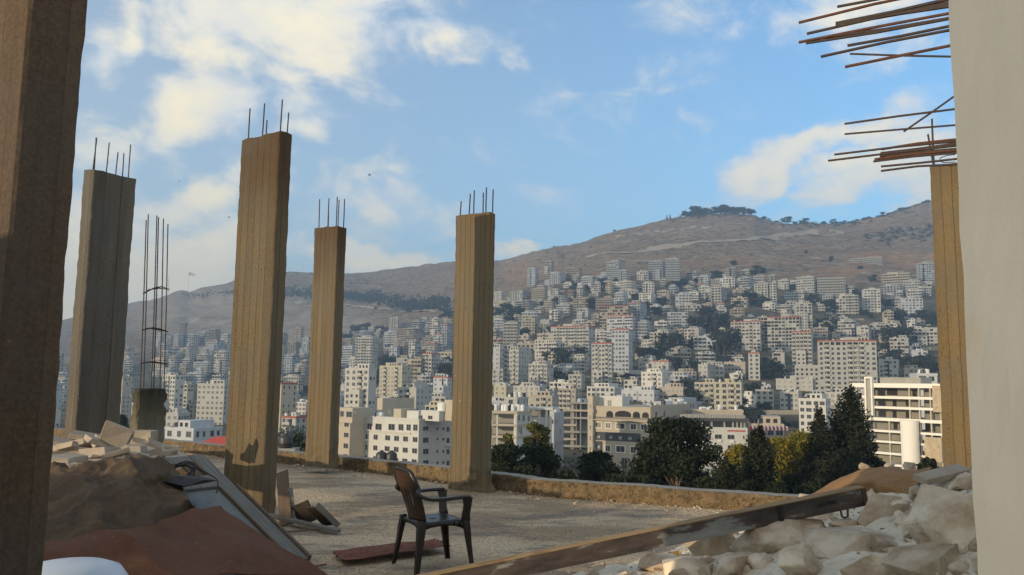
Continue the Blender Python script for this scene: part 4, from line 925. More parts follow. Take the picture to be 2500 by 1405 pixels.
# --- open skeleton with roof tanks just right of the middle column
C = P(1263, 1010, 215); C = Vector((C.x, C.y, 0)); phi = R(8); f = Vector((-math.cos(phi), math.sin(phi), 0)); s_ = Vector((math.sin(R(35)), math.cos(R(35)), 0))
root = empty('open_frame_building', (C.x, C.y, -24), 'open concrete frame building with white roof tanks, above the olive-topped tree', 'unfinished building')
FF = Face(C, f); FS = Face(C, s_); wf = wfit(C, f, 1150, 1010); ws = wfit(C, s_, 1298, 1010)
for (y0, y1) in ((722, 752), (868, 895), (1002, 1030), (1140, 1165)):
    u0, u1, z0, z1 = FF.rect(*z7([(100, 390, y0, y1)], 1180, 850)[0]); mb = MB(); mb.obox(Vector((C.x, C.y, z0)), f * wf, s_ * ws, Zv * (z1 - z0)); mb.build('floor_slab', M_cream2, root); zt_ = z1 if y0 == 722 else zt_
for x in (100, 165, 380):
    u, _ = FF.hit(1180 + x / 4.683, 1040); mb = MB(); FF.slab(mb, u, u + .4, -26, zt_ - 1, -.6, -.15); mb.build('column', M_white2, root)
mb = MB(); FF.slab(mb, 1, wf, -26, zt_ - .5, -9, -7); mb.build('inner_wall', M_conc, root)
mb = MB(); FS.slab(mb, .2, ws, -26, zt_ - .2, -1.2, -.15); mb.build('side_wall', M_white2, root)
for r_ in [(395,415,768,830),(455,470,768,832),(514,528,775,835),(400,412,905,960),(430,440,905,985)]: window(FS, FS.rect(*z7([r_], 1180, 850)[0]), root, t=.04)
rs = random.Random(3)
tanks(root, [FF.at(FF.hit(x, 1000)[0], zt_, -rs.uniform(1.5, 5)) for x in (1196, 1201, 1206, 1212, 1219, 1226, 1233, 1238, 1243, 1249, 1256, 1262, 1267, 1272)], .6, 1.6)
C = P(1335, 1000, 222); C = Vector((C.x, C.y, 0)); FF = Face(C, f)
root = empty('annex_frame', (C.x, C.y, -24), 'pale flat-roofed frame annex behind the olive-topped tree', 'unfinished building')
u0, u1, z0, z1 = FF.rect(*z7([(495, 795, 680, 708)], 1180, 850)[0]); mb = MB(); FF.slab(mb, u0, u1, z0, z1, -9, .4); mb.build('roof_slab', M_white2, root); zz = z0
mb = MB(); FF.slab(mb, u0 + 1, u1, -26, zz, -8, -6); mb.build('inner_wall', M_conc, root)
for x in (540, 640, 720, 770): u, _ = FF.hit(1180 + x / 4.683, 1030); mb = MB(); FF.slab(mb, u - .3, u + .3, -26, zz, -.4, 0); mb.build('column', M_white2, root)
u0, u1, z0, z1 = FF.rect(*z7([(495, 760, 790, 1010)], 1180, 850)[0]); mb = MB(); FF.slab(mb, u0, u1, -26, z1, -.9, -.42); mb.build('wall', M_white2, root)
# houses between
for (a, lab) in (((1231, 1262, 1318, 976, 1012, 0, 'w'), 'cream roof house behind the white tanks of the open frame building'),
                 ((1339, 1352, 1376, 1014, 1100, 1, 'o'), 'narrow bluish block with scattered dark windows beside the balcony frame'),
                 ((1690, 1815, 1826, 1008, 1040, 2, 'w'), 'long low beige roofs behind the glazed-storey building'),
                 ((1828, 1915, 1925, 1042, 1100, 2, 'w'), 'low pinkish market building with red and white awning behind the cypress'),
                 ((400, 470, 540, 1052, 1100, 1, 'w'), 'pale blue flat-roofed building above the kerb left of the tallest column'),
                 ((2240, 2290, 2310, 918, 960, 1, 'w'), 'grey block peeking over the white skeleton building beside the column')):
    o = apartment(*a[:5], tone=a[5], style=a[6], D=262, phi=14 if a[0] != 400 else 25, extra_down=30, pent=False); tag(o, lab, 'house')
    if 'awning' in lab:
        Cq = P(1920, 1045, 258); Fq = Face(Cq, Vector((-1, .1, 0)))
        for k in range(20):
            x0 = 1830 + k * 4.6; u0, u1, z0, z1 = Fq.rect(x0, x0 + 4.4, 1042, 1048); mb = MB(); mb.obox(Fq.at(u0, z0, .0), Fq.d * (u1 - u0), Fq.n * 1.2 - Zv * .4, Zv * .9)
            if k == 0: aw = MB()
            (aw.v.extend(mb.v), aw.f.extend([[i + 8 * k for i in ff] for ff in mb.f]), aw.m.extend([k % 2] * 6))
        q = aw.build('awning', [M_sign, M_white3]); q.parent = o; q.location = -o.location
# red tiled roof low by the parapet
C = P(545, 1078, 150); root = empty('red_roofed_house', (C.x, C.y, -18), 'low house with a bright red tiled roof showing over the kerb left of tallest column', 'house')
mb = MB(); a = P(480, 1086, 150); b = P(600, 1086, 150); c = P(560, 1066, 158); d_ = P(522, 1067, 158); zb = a.z
e1 = Vector((b.x, b.y + 16, zb)); e0 = Vector((a.x, a.y + 16, zb)); mb.add([a, b, e1, e0, c, d_], [(0, 1, 4, 5), (1, 2, 4), (2, 3, 5, 4), (3, 0, 5)]); mb.build('roof', mat('bright red tiles', (.50, .05, .03), (.60, .09, .05), scale=1), root)
mb = MB(); mb.box(a.x + .5, b.x - .5, a.y + .5, a.y + 15.5, -18, zb - .01); mb.build('wall', M_white2, root)
# --- big white skeleton building at the right
C = P(2305, 941, 165); C = Vector((C.x, C.y, 0)); f = Vector((-.93, -.10, 0)).normalized()
best = None
for a in range(-30, 60, 2):                     # find the plan angle that makes the measured beams level
    ff = Vector((-math.cos(R(a)), math.sin(R(a)), 0)); Ft = Face(C, ff); e = 0
    for (xa, ya, xb, yb2) in ((870, 405, 1550, 422), (880, 668, 1620, 735), (815, 920, 1190, 978), (900, 1180, 1205, 1245)):
        e += (Ft.hit(1950 + xa / 4.683, 850 + ya / 4.683)[1] - Ft.hit(1950 + xb / 4.683, 850 + yb2 / 4.683)[1]) ** 2
    if best is None or e < best[0]: best = (e, a)
f = Vector((-math.cos(R(best[1])), math.sin(R(best[1])), 0)); FF = Face(C, f)
root = empty('white_frame_building', (C.x, C.y, -24), 'sunlit white concrete frame building with empty storeys and a round shaft, behind the tall cypress', 'unfinished building')
def lvl(x, y): return FF.hit(1950 + x / 4.683, 850 + y / 4.683)
uR = lvl(1660, 600)[0]; uL = lvl(590, 400)[0]
for k, (x, y0, y1, xa, xb, dep) in enumerate([(1100, 405, 455, 590, 1760, 13), (1100, 553, 583, 700, 1760, 12), (1100, 672, 700, 715, 1760, 12), (1000, 800, 835, 700, 1760, 12), (1000, 940, 965, 650, 1760, 12), (1000, 1062, 1085, 650, 1760, 12), (1000, 1192, 1218, 650, 1760, 12), (1000, 1320, 1346, 650, 1760, 12)]):
    u0 = lvl(xa, y0)[0]; u1 = lvl(xb, y0)[0]; za = lvl(x, y1)[1]; zb = lvl(x, y0)[1]
    mb = MB(); FF.slab(mb, min(u0, u1), max(u0, u1), za, zb, -dep, 0); mb.build('floor_beam', M_white3, root, origin=FF.at(u0, za))
    if k == 0: ztop = zb; zbt = za
for x, ya, yb2 in ((1020, 800, 1400), (1262, 430, 830), (1372, 430, 1400), (1500, 430, 1400), (1612, 700, 1400), (660, 420, 1400), (745, 420, 1400)):
    u = lvl(x, 600)[0]; mb = MB(); FF.slab(mb, u - .16, u + .16, lvl(x, yb2)[1], lvl(x, ya)[1] - .05, -.5, -.1); mb.build('column', M_cream2, root, origin=FF.at(u, lvl(x, yb2)[1]))
mb = MB(); ua, ub = sorted((lvl(700, 600)[0], lvl(1240, 600)[0])); FF.slab(mb, ua, ub, -26, zbt, -4.6, -4.3); ua2, ub2 = sorted((lvl(1250, 600)[0], lvl(1760, 600)[0])); FF.slab(mb, ua2, ub2, -26, zbt, -6, -5.7)
mb.build('inner_wall', mat('bare block wall', (.20, .185, .16), (.27, .25, .21), scale=.6, bump=.3), root)
Fi = Face(FF.at(0, 0, -4.3), FF.d)
for r_ in [(1075,1120,600,680),(1075,1120,722,800),(1085,1130,860,930),(1225,1262,600,665),(1225,1262,730,800),(1010,1130,470,540),(1300,1350,480,560)]: u0, u1, z0, z1 = Fi.rect(*z7([r_], 1950, 850)[0]); mb = MB(); Fi.slab(mb, u0, u1, z0, z1, 0, .04); mb.build('door_shade_panel', M_open, root, origin=Fi.at(u0, z0))  # flat dark panels painting the shade in the doorways
# upright frame
u0, u1 = sorted((lvl(775, 500)[0], lvl(862, 500)[0])); z1 = lvl(815, 330)[1]; z0 = lvl(825, 770)[1]
mb = MB(); FF.slab(mb, u0, u0 + .35, z0, z1, .02, .7); FF.slab(mb, u1 - .35, u1, z0, z1, .02, .7); FF.slab(mb, u0 + .35, u1 - .35, z1 - .35, z1, .02, .7); mb.build('upright_frame', M_white3, root)
mb = MB(); FF.slab(mb, u0 + .35, u1 - .35, z0, z1 - .35, .02, .2)
mb.build('frame_panel', M_shut, root)
mb = MB(); ua, ub = sorted((lvl(866, 400)[0], lvl(1330, 400)[0])); FF.slab(mb, ua, ub, ztop, lvl(1100, 335)[1], -6, -2); mb.build('roof_wall', M_conc, root)
# smooth white shaft
u0, u1 = sorted((lvl(1195, 900)[0], lvl(1392, 900)[0])); zs = lvl(1290, 826)[1]; mb = MB(); r0 = (u1 - u0) / 2
cc = FF.at((u0 + u1) / 2, 0, .55); pts = []
for k in range(21): a = math.pi * k / 20; pts.append(cc + FF.d * (r0 * math.cos(a)) + FF.n * (r0 * 1.0 * math.sin(a)))
n_ = len(pts); mb.add([Vector((p.x, p.y, -26)) for p in pts] + [Vector((p.x, p.y, zs)) for p in pts], [(i, (i + 1) % n_, (i + 1) % n_ + n_, i + n_) for i in range(n_)] + [tuple(range(n_, 2 * n_))]); mb.build('shaft', M_white3, root)
M_stone = mat('rough facing stone', (.36, .28, .18), (.52, .43, .31), scale=1.1, bump=.8, speck=(.25, .15, .08), speckscale=2)
mb = MB()
u0, u1, z0, z1 = FF.rect(*z7([(1472, 1670, 1022, 1300)], 1950, 850)[0]); FF.slab(mb, u0, u1, z0, z1, .02, 1.0); u0, u1, z0, z1 = FF.rect(*z7([(1556, 1680, 432, 735)], 1950, 850)[0]); FF.slab(mb, u0, u1, z0, z1, .02, .8)
mb.build('stone_cladding', M_stone, root)
# --- black tanks on a low roof just beyond the kerb
C = P(943, 1131, 82); zr = C.z
root = empty('flat_roofed_house', (C.x, C.y, -15), 'narrow roof block just beyond the kerb carrying the two black tanks', 'house')
mb = MB(); mb.box(C.x - 1.8, C.x + 1.6, C.y - .9, C.y + .9, -15, zr); mb.build('wall', M_conc, root)
mb = MB(); mb.box(C.x - 1.9, C.x + 1.7, C.y - 1.05, C.y - .9, -14, zr + .02); mb.build('roof_edge', M_conc, root)
M_bt = mat('black plastic', (.02, .018, .018), (.035, .03, .03), scale=3, rough=.45)
for px, lab in ((931, 'left of the two black water tanks behind the kerb'), (955, 'right of the two black water tanks behind the kerb'), (697, 'black water tank low behind the kerb right of the tallest column')):
    D = 82 if px != 697 else 70
    p = P(px, 1131 if px != 697 else 1094, D); 
    if px != 697: p.z = zr
    rt = empty('water_tank', p, lab, 'water tank'); mb = MB(); prof_ = [(a_ * 1.05, b_ * 1.25) for a_, b_ in [(.50, 0), (.54, .05), (.54, .3), (.56, .33), (.54, .36), (.54, .62), (.50, .74), (.36, .84), (.22, .88)]]
    N_ = 20; vs = [p + Vector((r_ * math.cos(2 * math.pi * k / N_), r_ * math.sin(2 * math.pi * k / N_), z)) for r_, z in prof_ for k in range(N_)]
    mb.add(vs, [(j * N_ + k, j * N_ + (k + 1) % N_, (j + 1) * N_ + (k + 1) % N_, (j + 1) * N_ + k) for j in range(len(prof_) - 1) for k in range(N_)] + [tuple((len(prof_) - 1) * N_ + k for k in range(N_))])
    mb.build('body', M_bt, rt, smooth=True); mb = MB(); mb.cyl(p + Zv * 1.1, .2, .12, 14); mb.build('lid', M_bt, rt)
p = P(697, 1094, 70); root = empty('flat_roofed_house', (p.x, p.y, -15), 'narrow roof block under the single black tank', 'house'); mb = MB(); mb.box(p.x - 1.2, p.x + 1, p.y - .8, p.y + .8, -15, p.z - .003); mb.build('wall', M_conc, root)

# ---------------------------------------------------------------- trees
def leaf_mat(name, c1, c2, c3=None, scale=.6):
    m, nt, b = new_mat(name); N = nt.nodes.new; L = nt.links.new
    b.inputs['Roughness'].default_value = .8; b.inputs['Specular IOR Level'].default_value = .1
    tc = N('ShaderNodeTexCoord'); n = N('ShaderNodeTexNoise'); n.inputs['Scale'].default_value = scale; n.inputs['Detail'].default_value = 5; L(tc.outputs['Object'], n.inputs['Vector'])
    cr = N('ShaderNodeValToRGB'); e = cr.color_ramp.elements; e[0].position = .35; e[0].color = (*c1, 1); e[1].position = .65; e[1].color = (*c2, 1)
    if c3: x = e.new(.78); x.color = (*c3, 1)
    L(n.outputs['Fac'], cr.inputs[0]); L(cr.outputs[0], b.inputs['Base Color']); return m
M_pine = leaf_mat('dark pine needles', (.012, .017, .010), (.030, .038, .018)); M_cyp = leaf_mat('cypress foliage', (.012, .016, .010), (.032, .035, .018), (.05, .034, .017))
M_yel = leaf_mat('yellowing leaves', (.07, .09, .02), (.28, .21, .03), (.44, .25, .03), .9); M_olive = leaf_mat('olive foliage', (.035, .045, .015), (.14, .12, .035), (.20, .14, .04), .8)
M_town = leaf_mat('town tree foliage', (.03, .04, .03), (.06, .07, .045), None, .3); M_bark = mat('tree bark', (.10, .075, .05), (.17, .13, .09), scale=6, bump=.4)
def leaves(mb, centres, n, size, rnd, flat=1.0, shell=.55):
    tot = sum(r.x * r.y * r.z for c, r in centres) ** 1
    ws_ = [(r.x * r.y * r.z) ** .67 for c, r in centres]
    for _ in range(n):
        c, r = rnd.choices(centres, ws_)[0]
        while True:
            v = Vector((rnd.uniform(-1, 1), rnd.uniform(-1, 1), rnd.uniform(-1, 1)))
            if 0.01 < v.length < 1: break
        v = v.normalized() * (shell + (1 - shell) * rnd.random()) * (1 + .18 * rnd.random())
        p = c + Vector((v.x * r.x, v.y * r.y, v.z * r.z))
        a = Vector((rnd.gauss(0, 1), rnd.gauss(0, 1), rnd.gauss(0, flat))).normalized(); b = a.orthogonal(); b.rotate(Matrix.Rotation(rnd.uniform(0, 6.28), 3, a))
        s = size * rnd.uniform(.5, 1.25); b = b.normalized() * s; a = a * s * .55
        k = len(mb.v); mb.v += [p - a, p + b * .6, p + a, p - b * .6]; mb.f.append([k, k + 1, k + 2, k + 3]); mb.m.append(0)
def tree(px, ytop, ybot, wpx, D, kind, label, seed, n=7000, leaf=None, m=None, lean=0, group='dark trees below the roof'):
    rnd = random.Random(seed); top = P(px, ytop, D); g = -15.3 if D < 110 else -19
    low = P(px, ybot + 25, D).z; hw = wpx * .61 / F * D; base = Vector((top.x, D, g)); root = empty('cypress_tree' if kind == 'cyp' else ('pine_tree' if kind == 'pine' else 'broadleaf_tree'), base, label, 'tree', group)
    H = top.z - low; cs = []
    if kind == 'cyp':
        ncl = 90
        for k in range(ncl):
            t = k / ncl; z = low + H * t; rr = hw * (math.sin(math.pi * min(1, t * .62 + .30)) ** .5) * (1 - t ** 4.2 * .72); a = rnd.uniform(0, 6.28); o = rr * rnd.uniform(.25, .72)
            cs.append((Vector((top.x + o * math.cos(a) + rnd.uniform(-.1, .1), D + o * math.sin(a), z)), Vector((rr * .46 + .12, rr * .46 + .12, rr * .7 + H * .03))))
        cs.append((Vector((top.x, D, top.z - H * .06)), Vector((hw * .16, hw * .16, H * .07))))
    else:
        ncl = 46 if kind == 'pine' else 34
        for k in range(ncl):
            t = (k + .5) / ncl; z = low + H * t; rr = hw * math.sin(math.pi * min(.97, .24 + t * .68)) ** .75 * (1.0 if t < .55 else (1.25 - .45 * t)); a = rnd.uniform(0, 6.28); o = rr * rnd.uniform(.2, .8)
            q = rnd.uniform(.20, .36) * hw
            cs.append((Vector((top.x + lean * t + o * math.cos(a), D + o * math.sin(a) * .9, min(z + rnd.uniform(-.2, .2) * q, top.z - q * .5))), Vector((q, q, q * .62 if kind == 'pine' else q * .8))))
    mb = MB(); leaves(mb, cs, int(n * 1.5), (leaf or hw * .075) * 1.15, rnd, shell=.2); mb.build('crown', m or M_pine, root)
    mb = MB(); mb.tube([base, Vector((top.x, D, low)), Vector((top.x + lean * .5, D, low + H * .5)), Vector((top.x + lean, D, top.z - H * .12))], [hw * .09 + .12, hw * .07 + .1, hw * .045 + .05, .03], 8)
    if kind != 'cyp':
        for c, r in cs[::2]:
            z0 = max(low * .6 + c.z * .4, g + 2) - .3; a = Vector((top.x + lean * max(0, (z0 - low) / H), D, min(z0, c.z))); mb.tube([a, a.lerp(c, .5) + Zv * .1, c], [hw * .03 + .03, hw * .02 + .02, .015], 5)
    mb.build('trunk', M_bark, root)
    return root
tree(2000, 1000, 1215, 66, 75, 'cyp', 'shorter left spire of the tall twin cypresses beside the white frame building', 1, 9000, .16, M_cyp)
tree(2074, 948, 1225, 112, 76, 'cyp', 'tallest dark cypress, right beside the white frame building', 2, 17000, .17, M_cyp)
tree(2004, 1090, 1230, 105, 74, 'cyp', 'broad lower cypress bulging out left below the twin spires', 3, 9000, .17, M_cyp)
tree(2052, 1110, 1235, 140, 70, 'cyp', 'dark bushy cypress base in front of the twin spires', 4, 9000, .17, M_cyp)
tree(2110, 1080, 1235, 95, 73, 'pine', 'dark shrubby tree right of the tallest cypress above the brown cloth', 5, 6000, .17, M_cyp)
tree(1851, 1042, 1225, 80, 62, 'cyp', 'slender dark cypress standing alone between the yellow trees', 6, 10000, .14, M_cyp)
tree(1770, 1125, 1230, 72, 60, 'cyp', 'low dark cypress tip left of the slender cypress', 7, 6000, .14, M_cyp)
tree(1650, 1026, 1225, 205, 66, 'pine', 'big round dark pine in front of the arched building side', 8, 17000, .18, M_pine)
tree(1588, 1095, 1225, 100, 67, 'pine', 'dark pine lobe at the left foot of the big round pine', 9, 6000, .17, M_pine)
tree(1465, 1106, 1200, 128, 70, 'pine', 'low wide dark pine under the arched building', 10, 9000, .17, M_pine)
tree(1312, 1036, 1190, 84, 72, 'broad', 'olive-tipped tree rising above the dark pines right of middle column', 11, 8000, .16, M_olive)
tree(1245, 1062, 1190, 50, 71, 'broad', 'small olive-green tree top against the open frame building', 12, 4500, .15, M_olive)
tree(1312, 1085, 1195, 135, 66, 'pine', 'dark pine below the olive-tipped tree', 13, 9000, .17, M_pine)
tree(1228, 1088, 1190, 120, 64, 'pine', 'dark pine pressed against the right side of the middle column', 14, 8000, .17, M_pine)
tree(1800, 1088, 1235, 96, 78, 'broad', 'yellow autumn tree left of the slender cypress', 15, 8000, .17, M_yel)
tree(1912, 1072, 1235, 120, 80, 'broad', 'yellow-green autumn tree just right of the slender cypress', 16, 9000, .17, M_yel)
tree(1962, 1060, 1240, 120, 84, 'broad', 'golden autumn tree behind the twin cypresses', 17, 9000, .17, M_yel)
tree(1945, 1160, 1240, 100, 66, 'pine', 'low dark shrubby tree under the yellow trees', 18, 7000, .16, M_pine)
tree(722, 1062, 1120, 60, 95, 'broad', 'green tree over the kerb between the tallest and far columns', 19, 4000, .2, M_town)
tree(300, 1015, 1090, 60, 150, 'broad', 'blurred green tree right beside the grey-stained column', 20, 3000, .3, M_town)
tree(2270, 1120, 1180, 60, 60, 'pine', 'dark bush under the stone cladding beside the right-hand column', 21, 4000, .15, M_pine)
for i_, (px_, yt_, w_, D_, sd_) in enumerate([(1390, 1150, 90, 58, 31), (1500, 1160, 90, 56, 32), (1560, 1165, 110, 57, 33), (1720, 1165, 90, 55, 34), (1830, 1175, 90, 54, 35), (1890, 1180, 80, 54, 36), (1280, 1140, 90, 58, 37), (1975, 1180, 100, 56, 38)]):
    tree(px_, yt_, 1245, w_, D_, 'pine', 'dark bush showing just over the kerb top, ' + {1280: 'first', 1390: 'second', 1500: 'third', 1560: 'fourth', 1720: 'fifth', 1830: 'sixth', 1890: 'seventh', 1975: 'eighth'}[px_] + ' from left', sd_, 3500, .16, M_pine)
# town trees: three shapes, copied
PROTO = []
for k in range(4):
    rnd = random.Random(50 + k); root = empty('cypress_tree' if k == 3 else 'hillside_tree', (0, 0, 0)); cs = []
    if k == 3:
        for j in range(16): t = j / 15; cs.append((Vector((rnd.uniform(-.1, .1), rnd.uniform(-.1, .1), .1 + t * .85)), Vector((.11 * (1.1 - t), .11 * (1.1 - t), .09))))
    else:
        for j in range(13): a = rnd.uniform(0, 6.28); o = rnd.uniform(.1, .42); cs.append((Vector((o * math.cos(a), o * math.sin(a), rnd.uniform(.3, .85))), Vector((.2, .2, .14)) * rnd.uniform(.8, 1.3)))
    mb = MB(); leaves(mb, cs, 900, .085 if k < 3 else .05, rnd, shell=.3); mb.build('crown', M_town if k < 3 else M_cyp, root)
    mb = MB(); mb.tube([Vector((0, 0, -.3)), Vector((0, 0, .3)), Vector((.03, 0, .6))], [.04, .03, .015], 5); mb.build('trunk', M_bark, root); PROTO.append(root)
used = set(); TT = []
BUSH = []
def bush(px, yb, hpx, wide=1.4, D=None):
    D = D or on_terrain(px, yb); p = P(px, yb, D); h = hpx / F * D; BUSH.append((p, h, wide))
def towntree(px, yb, hpx, k, wide=1.0, D=None, sink=1.0):
    D = D or on_terrain(px, yb); p = P(px, yb, D); h = hpx / F * D
    src = PROTO[k]
    if k in used:
        r_ = src.copy(); COL.objects.link(r_)
        for ch in src.children: c = ch.copy(); COL.objects.link(c); c.parent = r_
    else: r_ = src; used.add(k)
    r_.location = p - Zv * sink; wv = wide * (1 if k < 3 else .9); r_.scale = (h * wv, h * wv, h); r_.rotation_euler = (0, 0, random.uniform(0, 6.28)); TT.append((r_, px, yb, k))
HT = [(1768,880,92,0),(1718,818,60,0),(1745,815,70,1),(1760,822,64,2),(1700,818,44,1),(1690,822,40,3),(1728,750,38,3),(1640,860,60,0),(1612,872,40,1),(1617,868,58,3),(1688,855,46,3),(1780,860,70,3),(1830,748,45,0),(1850,752,40,1),(1812,752,36,2),(1865,755,34,0),
 (1795,760,28,1),(1780,985,70,3),(1765,985,62,3),(1806,985,78,3),(1820,990,60,0),(1835,988,58,1),(1850,985,40,2),(1750,980,44,0),(2198,845,70,3),(2190,846,60,0),(2205,848,50,1),(2230,842,30,0),(2180,790,40,0),(2172,790,30,1),(2240,790,36,1),(2262,796,40,0),
 (2280,800,40,2),(2210,782,30,2),(1390,905,60,0),(1350,895,50,1),(1360,940,50,0),(1375,945,44,1),(1398,940,40,0),(1240,800,34,0),(1222,775,36,1),(1248,785,46,1),(1262,785,44,0),(1213,780,30,2),(1280,830,36,0),(1270,838,30,1),(1290,815,36,1),(1322,812,24,3),
 (1345,818,30,0),(1395,868,28,1),(1420,872,28,0),(1440,755,36,0),(1450,760,32,1),(1470,700,26,0),(1475,712,26,1),(1500,700,24,2),(1390,705,26,0),(1400,712,22,1),(1550,735,24,0),(1560,740,26,1),(1560,770,24,2),(1575,760,30,0),(1600,835,36,0),(1585,850,34,1),
 (1570,880,40,0),(1598,890,44,1),(1620,900,40,0),(1650,905,36,1),(1665,900,30,2),(1690,905,34,0),(1515,940,30,0),(1545,945,36,1),(1570,950,34,0),(1600,950,34,2),(1640,990,34,0),(1610,975,30,1),(1680,965,50,0),(1690,990,44,1),(1660,995,30,2),(1870,930,60,0),(1880,920,50,1),
 (1900,925,44,2),(1865,1010,36,0),(1805,1015,46,1),(1820,1030,50,0),(1840,1035,40,1),(1860,1040,44,2),(1885,1040,36,0),(1905,1045,34,1),(1930,1050,30,0),(2170,870,40,0),(2180,895,44,1),(2160,900,40,2),(2200,905,46,0),(2225,915,40,1),(2250,905,50,0),(2265,915,50,1),
 (2165,935,40,0),(2185,940,36,1),(2020,760,36,0),(2030,770,34,1),(2038,755,38,3),(2010,800,30,0),(2050,812,36,1),(2070,818,36,0),(2025,815,34,2),(2100,825,30,1),(2110,775,24,0),(2125,780,20,1),(2085,725,24,0),(2100,735,24,1),(2070,715,22,2),(2170,755,30,0),(2130,690,22,1),
 (860,950,34,0),(880,955,40,1),(900,958,44,0),(920,940,40,1),(935,945,40,2),(948,910,50,0),(955,890,40,1),(962,880,44,0),(940,900,50,3),(946,905,56,3),(985,940,36,0),(990,930,30,1),(1015,935,24,2),(1055,985,30,3),(1040,990,30,0),(1050,995,34,1),(1030,985,24,2),(1000,1000,30,0),
 (975,1005,24,1),(855,830,30,3),(846,838,28,0),(868,815,26,0),(880,812,22,1),(900,812,26,2),(925,818,28,0),(940,822,24,1),(1018,835,34,3),(1010,838,26,0),(1075,790,26,1),(1095,780,28,0),(1088,930,50,0),(1100,935,50,1),(1108,925,44,2),(1095,900,34,0),(470,1015,34,0),
 (500,1010,26,1),(450,895,22,0),(480,900,24,1),(520,930,26,0),(535,958,24,1),(505,975,26,0),(410,905,20,1),(440,930,22,0),(395,1005,30,1),(412,1010,26,0),(550,905,26,1),(745,960,24,0),(720,930,24,1),(700,895,22,0),(740,860,22,1),(700,990,26,0),(712,985,24,1),(730,975,22,2),
 (560,1010,26,0),(300,950,24,0),(310,965,26,1),(1118,850,24,0),(1215,895,36,0),(1225,905,34,1),(1240,900,30,0),(1210,830,26,1),(1330,755,26,0),(1355,750,24,1),(1435,715,22,2),(1650,705,24,0),(1640,715,28,1),(1670,700,24,2),(1700,695,20,0),(1660,735,24,1),(1615,745,24,0),
 (1620,755,22,1),(1605,770,26,0),(1715,690,18,1),(1730,690,20,0),(1790,650,18,0),(1840,675,22,0),(1855,670,24,1),(1745,678,22,0),(1755,685,22,1),(1885,685,18,2),(1940,710,22,0),(1930,730,22,1),(1985,735,24,0),(1990,745,26,1),(2100,660,14,0),(2030,640,16,1),(1970,620,12,2)]
for t_ in HT: towntree(t_[0], t_[1], t_[2], t_[3], 1.0 if t_[3] == 3 else random.uniform(.8, 1.25))
for k in range(110):     # greenery on the valley floor between the near buildings
    px = random.uniform(1205, 2290) if k < 78 else random.choice([random.uniform(826, 1108), random.uniform(405, 560), random.uniform(690, 755)]); D = random.uniform(105, 235) if k < 55 else random.uniform(270, 420); q = P(px, 1100, D); q.z = terr_z(px, D)
    u_, v_ = proj(q)
    if abs(D - 250) < 12: continue
    bush(px, v_, random.uniform(4, 8) * F / D, 1.4, D=D)
# trees along the crest
crest = [(1628,0,16,3),(1636,0,15,3)] + [(1677 + k * 7.5, 1, random.uniform(12, 20), k % 3) for k in range(22)] + [(1700,3,26,1),(1712,3,26,0),(1760,3,24,1),(1772,3,26,2),(1785,3,20,0),(1865,-1,10,0),(1920,0,20,1),(1940,0,9,0),(1962,0,17,1),(2010,0,10,0),(2035,0,14,1),(2045,0,10,2)]
crest += [(2055 + k * 10.5, 2, random.uniform(9, 17), k % 3) for k in range(21)] + [(1501,0,6,0),(1352,0,4,0),(1878,0,8,1),(1895,0,8,0),(1985,0,8,2)]
for px, dy, h, k in crest: towntree(px, interp(SKY, px) + 2 + dy * .5, h, k, 1.35 if k < 3 else 1, D=Dridge(px) - 6, sink=2)
for k in range(46):      # bushes scattered on the open slope
    px = random.uniform(1220, 2290) if k % 4 else random.uniform(700, 1100); t = random.random(); y = lerp(interp(SKY, px) + 12, interp(TOPY, px) - 50, t ** 1.2); bush(px, y, random.uniform(3, 8), 1.6)
for k in range(70): bush(random.uniform(2110, 2295), random.gauss(580, 11), random.uniform(6, 13), 1.5)
for k in range(260):
    px = random.choice((random.uniform(1205, 2290), random.uniform(1205, 2290), random.uniform(830, 1108), random.uniform(405, 560))); bush(px, random.uniform(interp(TOPY, px) - 5, 1010), random.uniform(5, 14), random.uniform(1.2, 2.6))
for k in range(120):
    px = random.uniform(1640, 1840) if k < 50 else random.uniform(1880, 2290); bush(px, interp(SKY, px) + (random.uniform(0, 10) if k < 50 else abs(random.gauss(0, 7))), random.uniform(4, 10), 1.6)
tc_ = {}
for r_, px, yb, k in TT:
    where = 'on the bare hilltop crest' if yb < 560 else ('on the open slope above the town' if yb < 655 else None)
    if where is None:
        g, gn = gapname(px, yb); bi = [i for i, b in enumerate(BANDS) if b[0] <= yb < b[1]][0]; where = 'on %s, %s' % (BANDS[bi][2], gn)
    tc_.setdefault((where, k == 3), []).append((px, r_))
for (w, c), L_ in tc_.items():
    L_.sort(key=lambda t: t[0])
    for i, (px, r_) in enumerate(L_):
        tag(r_, '%s %s, %s' % ('dark narrow cypress' if c else 'dark green tree', w, 'only one there' if len(L_) == 1 else ordn(i + 1) + ' from left'), 'tree', 'trees scattered over the hillside')
mb = MB(); rnd = random.Random(18)
for p, h, wd in BUSH: leaves(mb, [(p + Zv * h * .45, Vector((h * .5 * wd, h * .5 * wd, h * .5))), (p + Vector((h * .3 * wd, 0, h * .3)), Vector((h * .3, h * .3, h * .35)))], 150 if p.y < 500 else 60, h * (.11 if p.y < 500 else .2), rnd, shell=.2)
o = mb.build('shrubs', M_town); tag(o, kind='stuff')
